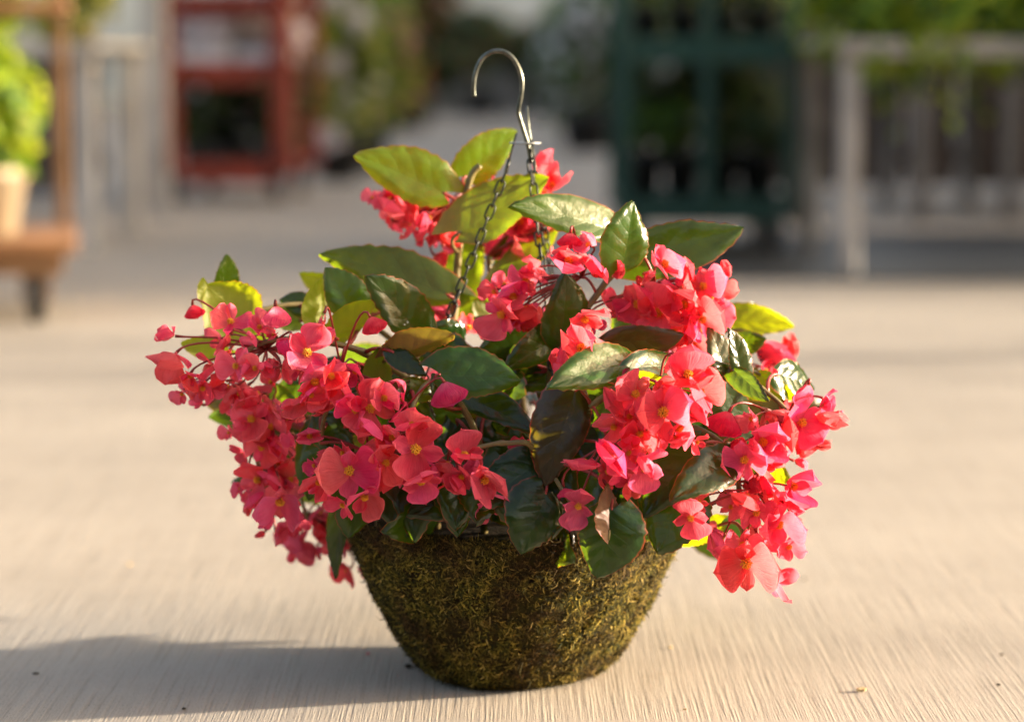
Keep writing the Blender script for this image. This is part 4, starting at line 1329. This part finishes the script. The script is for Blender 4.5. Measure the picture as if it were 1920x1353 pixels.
for k in range(9):  # hidden rear sprigs, added to roughen the shadow edge on the concrete
    a_ = R(40 + 12 * k)
    q = Vector((math.cos(a_) * .20, math.sin(a_) * .22, SOIL + .06 + .010 * (k * 5 % 7)))
    e = Vector((math.cos(a_) * .31, math.sin(a_) * (.27 + .045 * (k % 3)), (.12, .21, .16, .26, .14, .23)[k % 6]))
    MB().tube([p - ORG for p in bez(Vector((q.x * .3, q.y * .3, SOIL + .05)), q + Vector((0, 0, .03)), e, 8)], .0025, 7).build('stem', M['stem'], bg_, smooth=True)
    for w_ in (-.5, .45):
        d_ = Vector((math.cos(a_ + w_), math.sin(a_ + w_), rnd.uniform(-.3, .2))).normalized()
        leaf3(e - d_ * .01, e + d_ * rnd.uniform(.07, .10), rnd.uniform(.05, .065), R(rnd.uniform(-60, 60)), rnd.choice([D_, G_]), 1, .2, .15, hub=q)

# ------------------------------------------------------------------ crumbs lying on the concrete
def crumb(name, label, cat, px, py, size, mat, seed, flat=.3):
    r = random.Random(seed)
    t = (HOR - py)
    # where the pixel's ray meets the ground
    xc, yc = (px - 960.0) / F, -(py - 676.5) / F
    c, s = math.cos(PITCH), math.sin(PITCH)
    d = Vector((xc, c + yc * s, -s + yc * c))
    p = Vector((0, -CD, CH)) + d * (CH / -d.z)
    bm = bmesh.new()
    bmesh.ops.create_icosphere(bm, subdivisions=2, radius=1)
    k = [r.uniform(.6, 1.3) for _ in range(3)]
    for v in bm.verts:
        j = 1 + .35 * math.sin(v.co.x * 4 + seed) * math.cos(v.co.y * 5 + seed) + r.uniform(-.15, .15)
        v.co = Vector((v.co.x * size * k[0] * j, v.co.y * size * .7 * k[1] * j, (v.co.z + 1) * size * flat * j + .0006))
    me = bpy.data.meshes.new(name)
    bm.to_mesh(me)
    bm.free()
    me.materials.append(mat)
    o = link(name, me, None, p)
    o.rotation_euler = (0, 0, r.uniform(0, 6))
    return tag(o, label, cat)


M['dry'] = paint('dry_leaf', (0.50, 0.36, 0.17), .7, .4, 90)
M['dirt'] = paint('dark_crumb', (0.05, 0.035, 0.022), .9, .4, 90)
M['fallen'] = paint('fallen_petal', (0.62, 0.05, 0.11), .5, .3, 60)
for i, (nm, lb, ct, x, y, s_, mt) in enumerate([
    ('dry_leaf_bit', 'tan dry leaf bit on the concrete at lower right', 'leaf litter', 1614, 1296, .0062, 'dry'),
    ('dry_leaf_bit', 'small orange-brown crumb on the concrete right of the basket', 'leaf litter', 1257, 1215, .0036, 'dry'),
    ('fallen_petal', 'small fallen pink petal in the basket shadow', 'petal', 690, 1227, .0042, 'fallen'),
    ('bark_bit', 'dark bark bit touching the left foot of the basket', 'bark', 765, 1252, .0060, 'dirt'),
    ('soil_crumb', 'dark crumb at the right side of the concrete', 'crumb', 1878, 1228, .0028, 'dirt'),
    ('soil_crumb', 'dark crumb near the lower right corner', 'crumb', 1872, 1285, .0030, 'dirt'),
    ('soil_crumb', 'dark crumb at the lower left on the concrete', 'crumb', 68, 1264, .0032, 'dirt'),
    ('soil_crumb', 'dark crumb at the bottom left of the basket shadow', 'crumb', 345, 1330, .0034, 'dirt'),
    ('dry_leaf_bit', 'tiny tan crumb on the sunlit concrete at left', 'leaf litter', 243, 1060, .0042, 'dry'),
    ('soil_crumb', 'small dark crumb on the sunlit concrete at right', 'crumb', 1508, 1087, .0036, 'dirt'),
    ('dry_leaf_bit', 'tiny yellowish crumb near the bottom right of the basket', 'leaf litter', 1284, 1331, .0024, 'dry')]):
    crumb(nm, lb, ct, x, y, s_, M[mt], 40 + i)
print('leaves', nleaf[0], 'petals', npet[0])
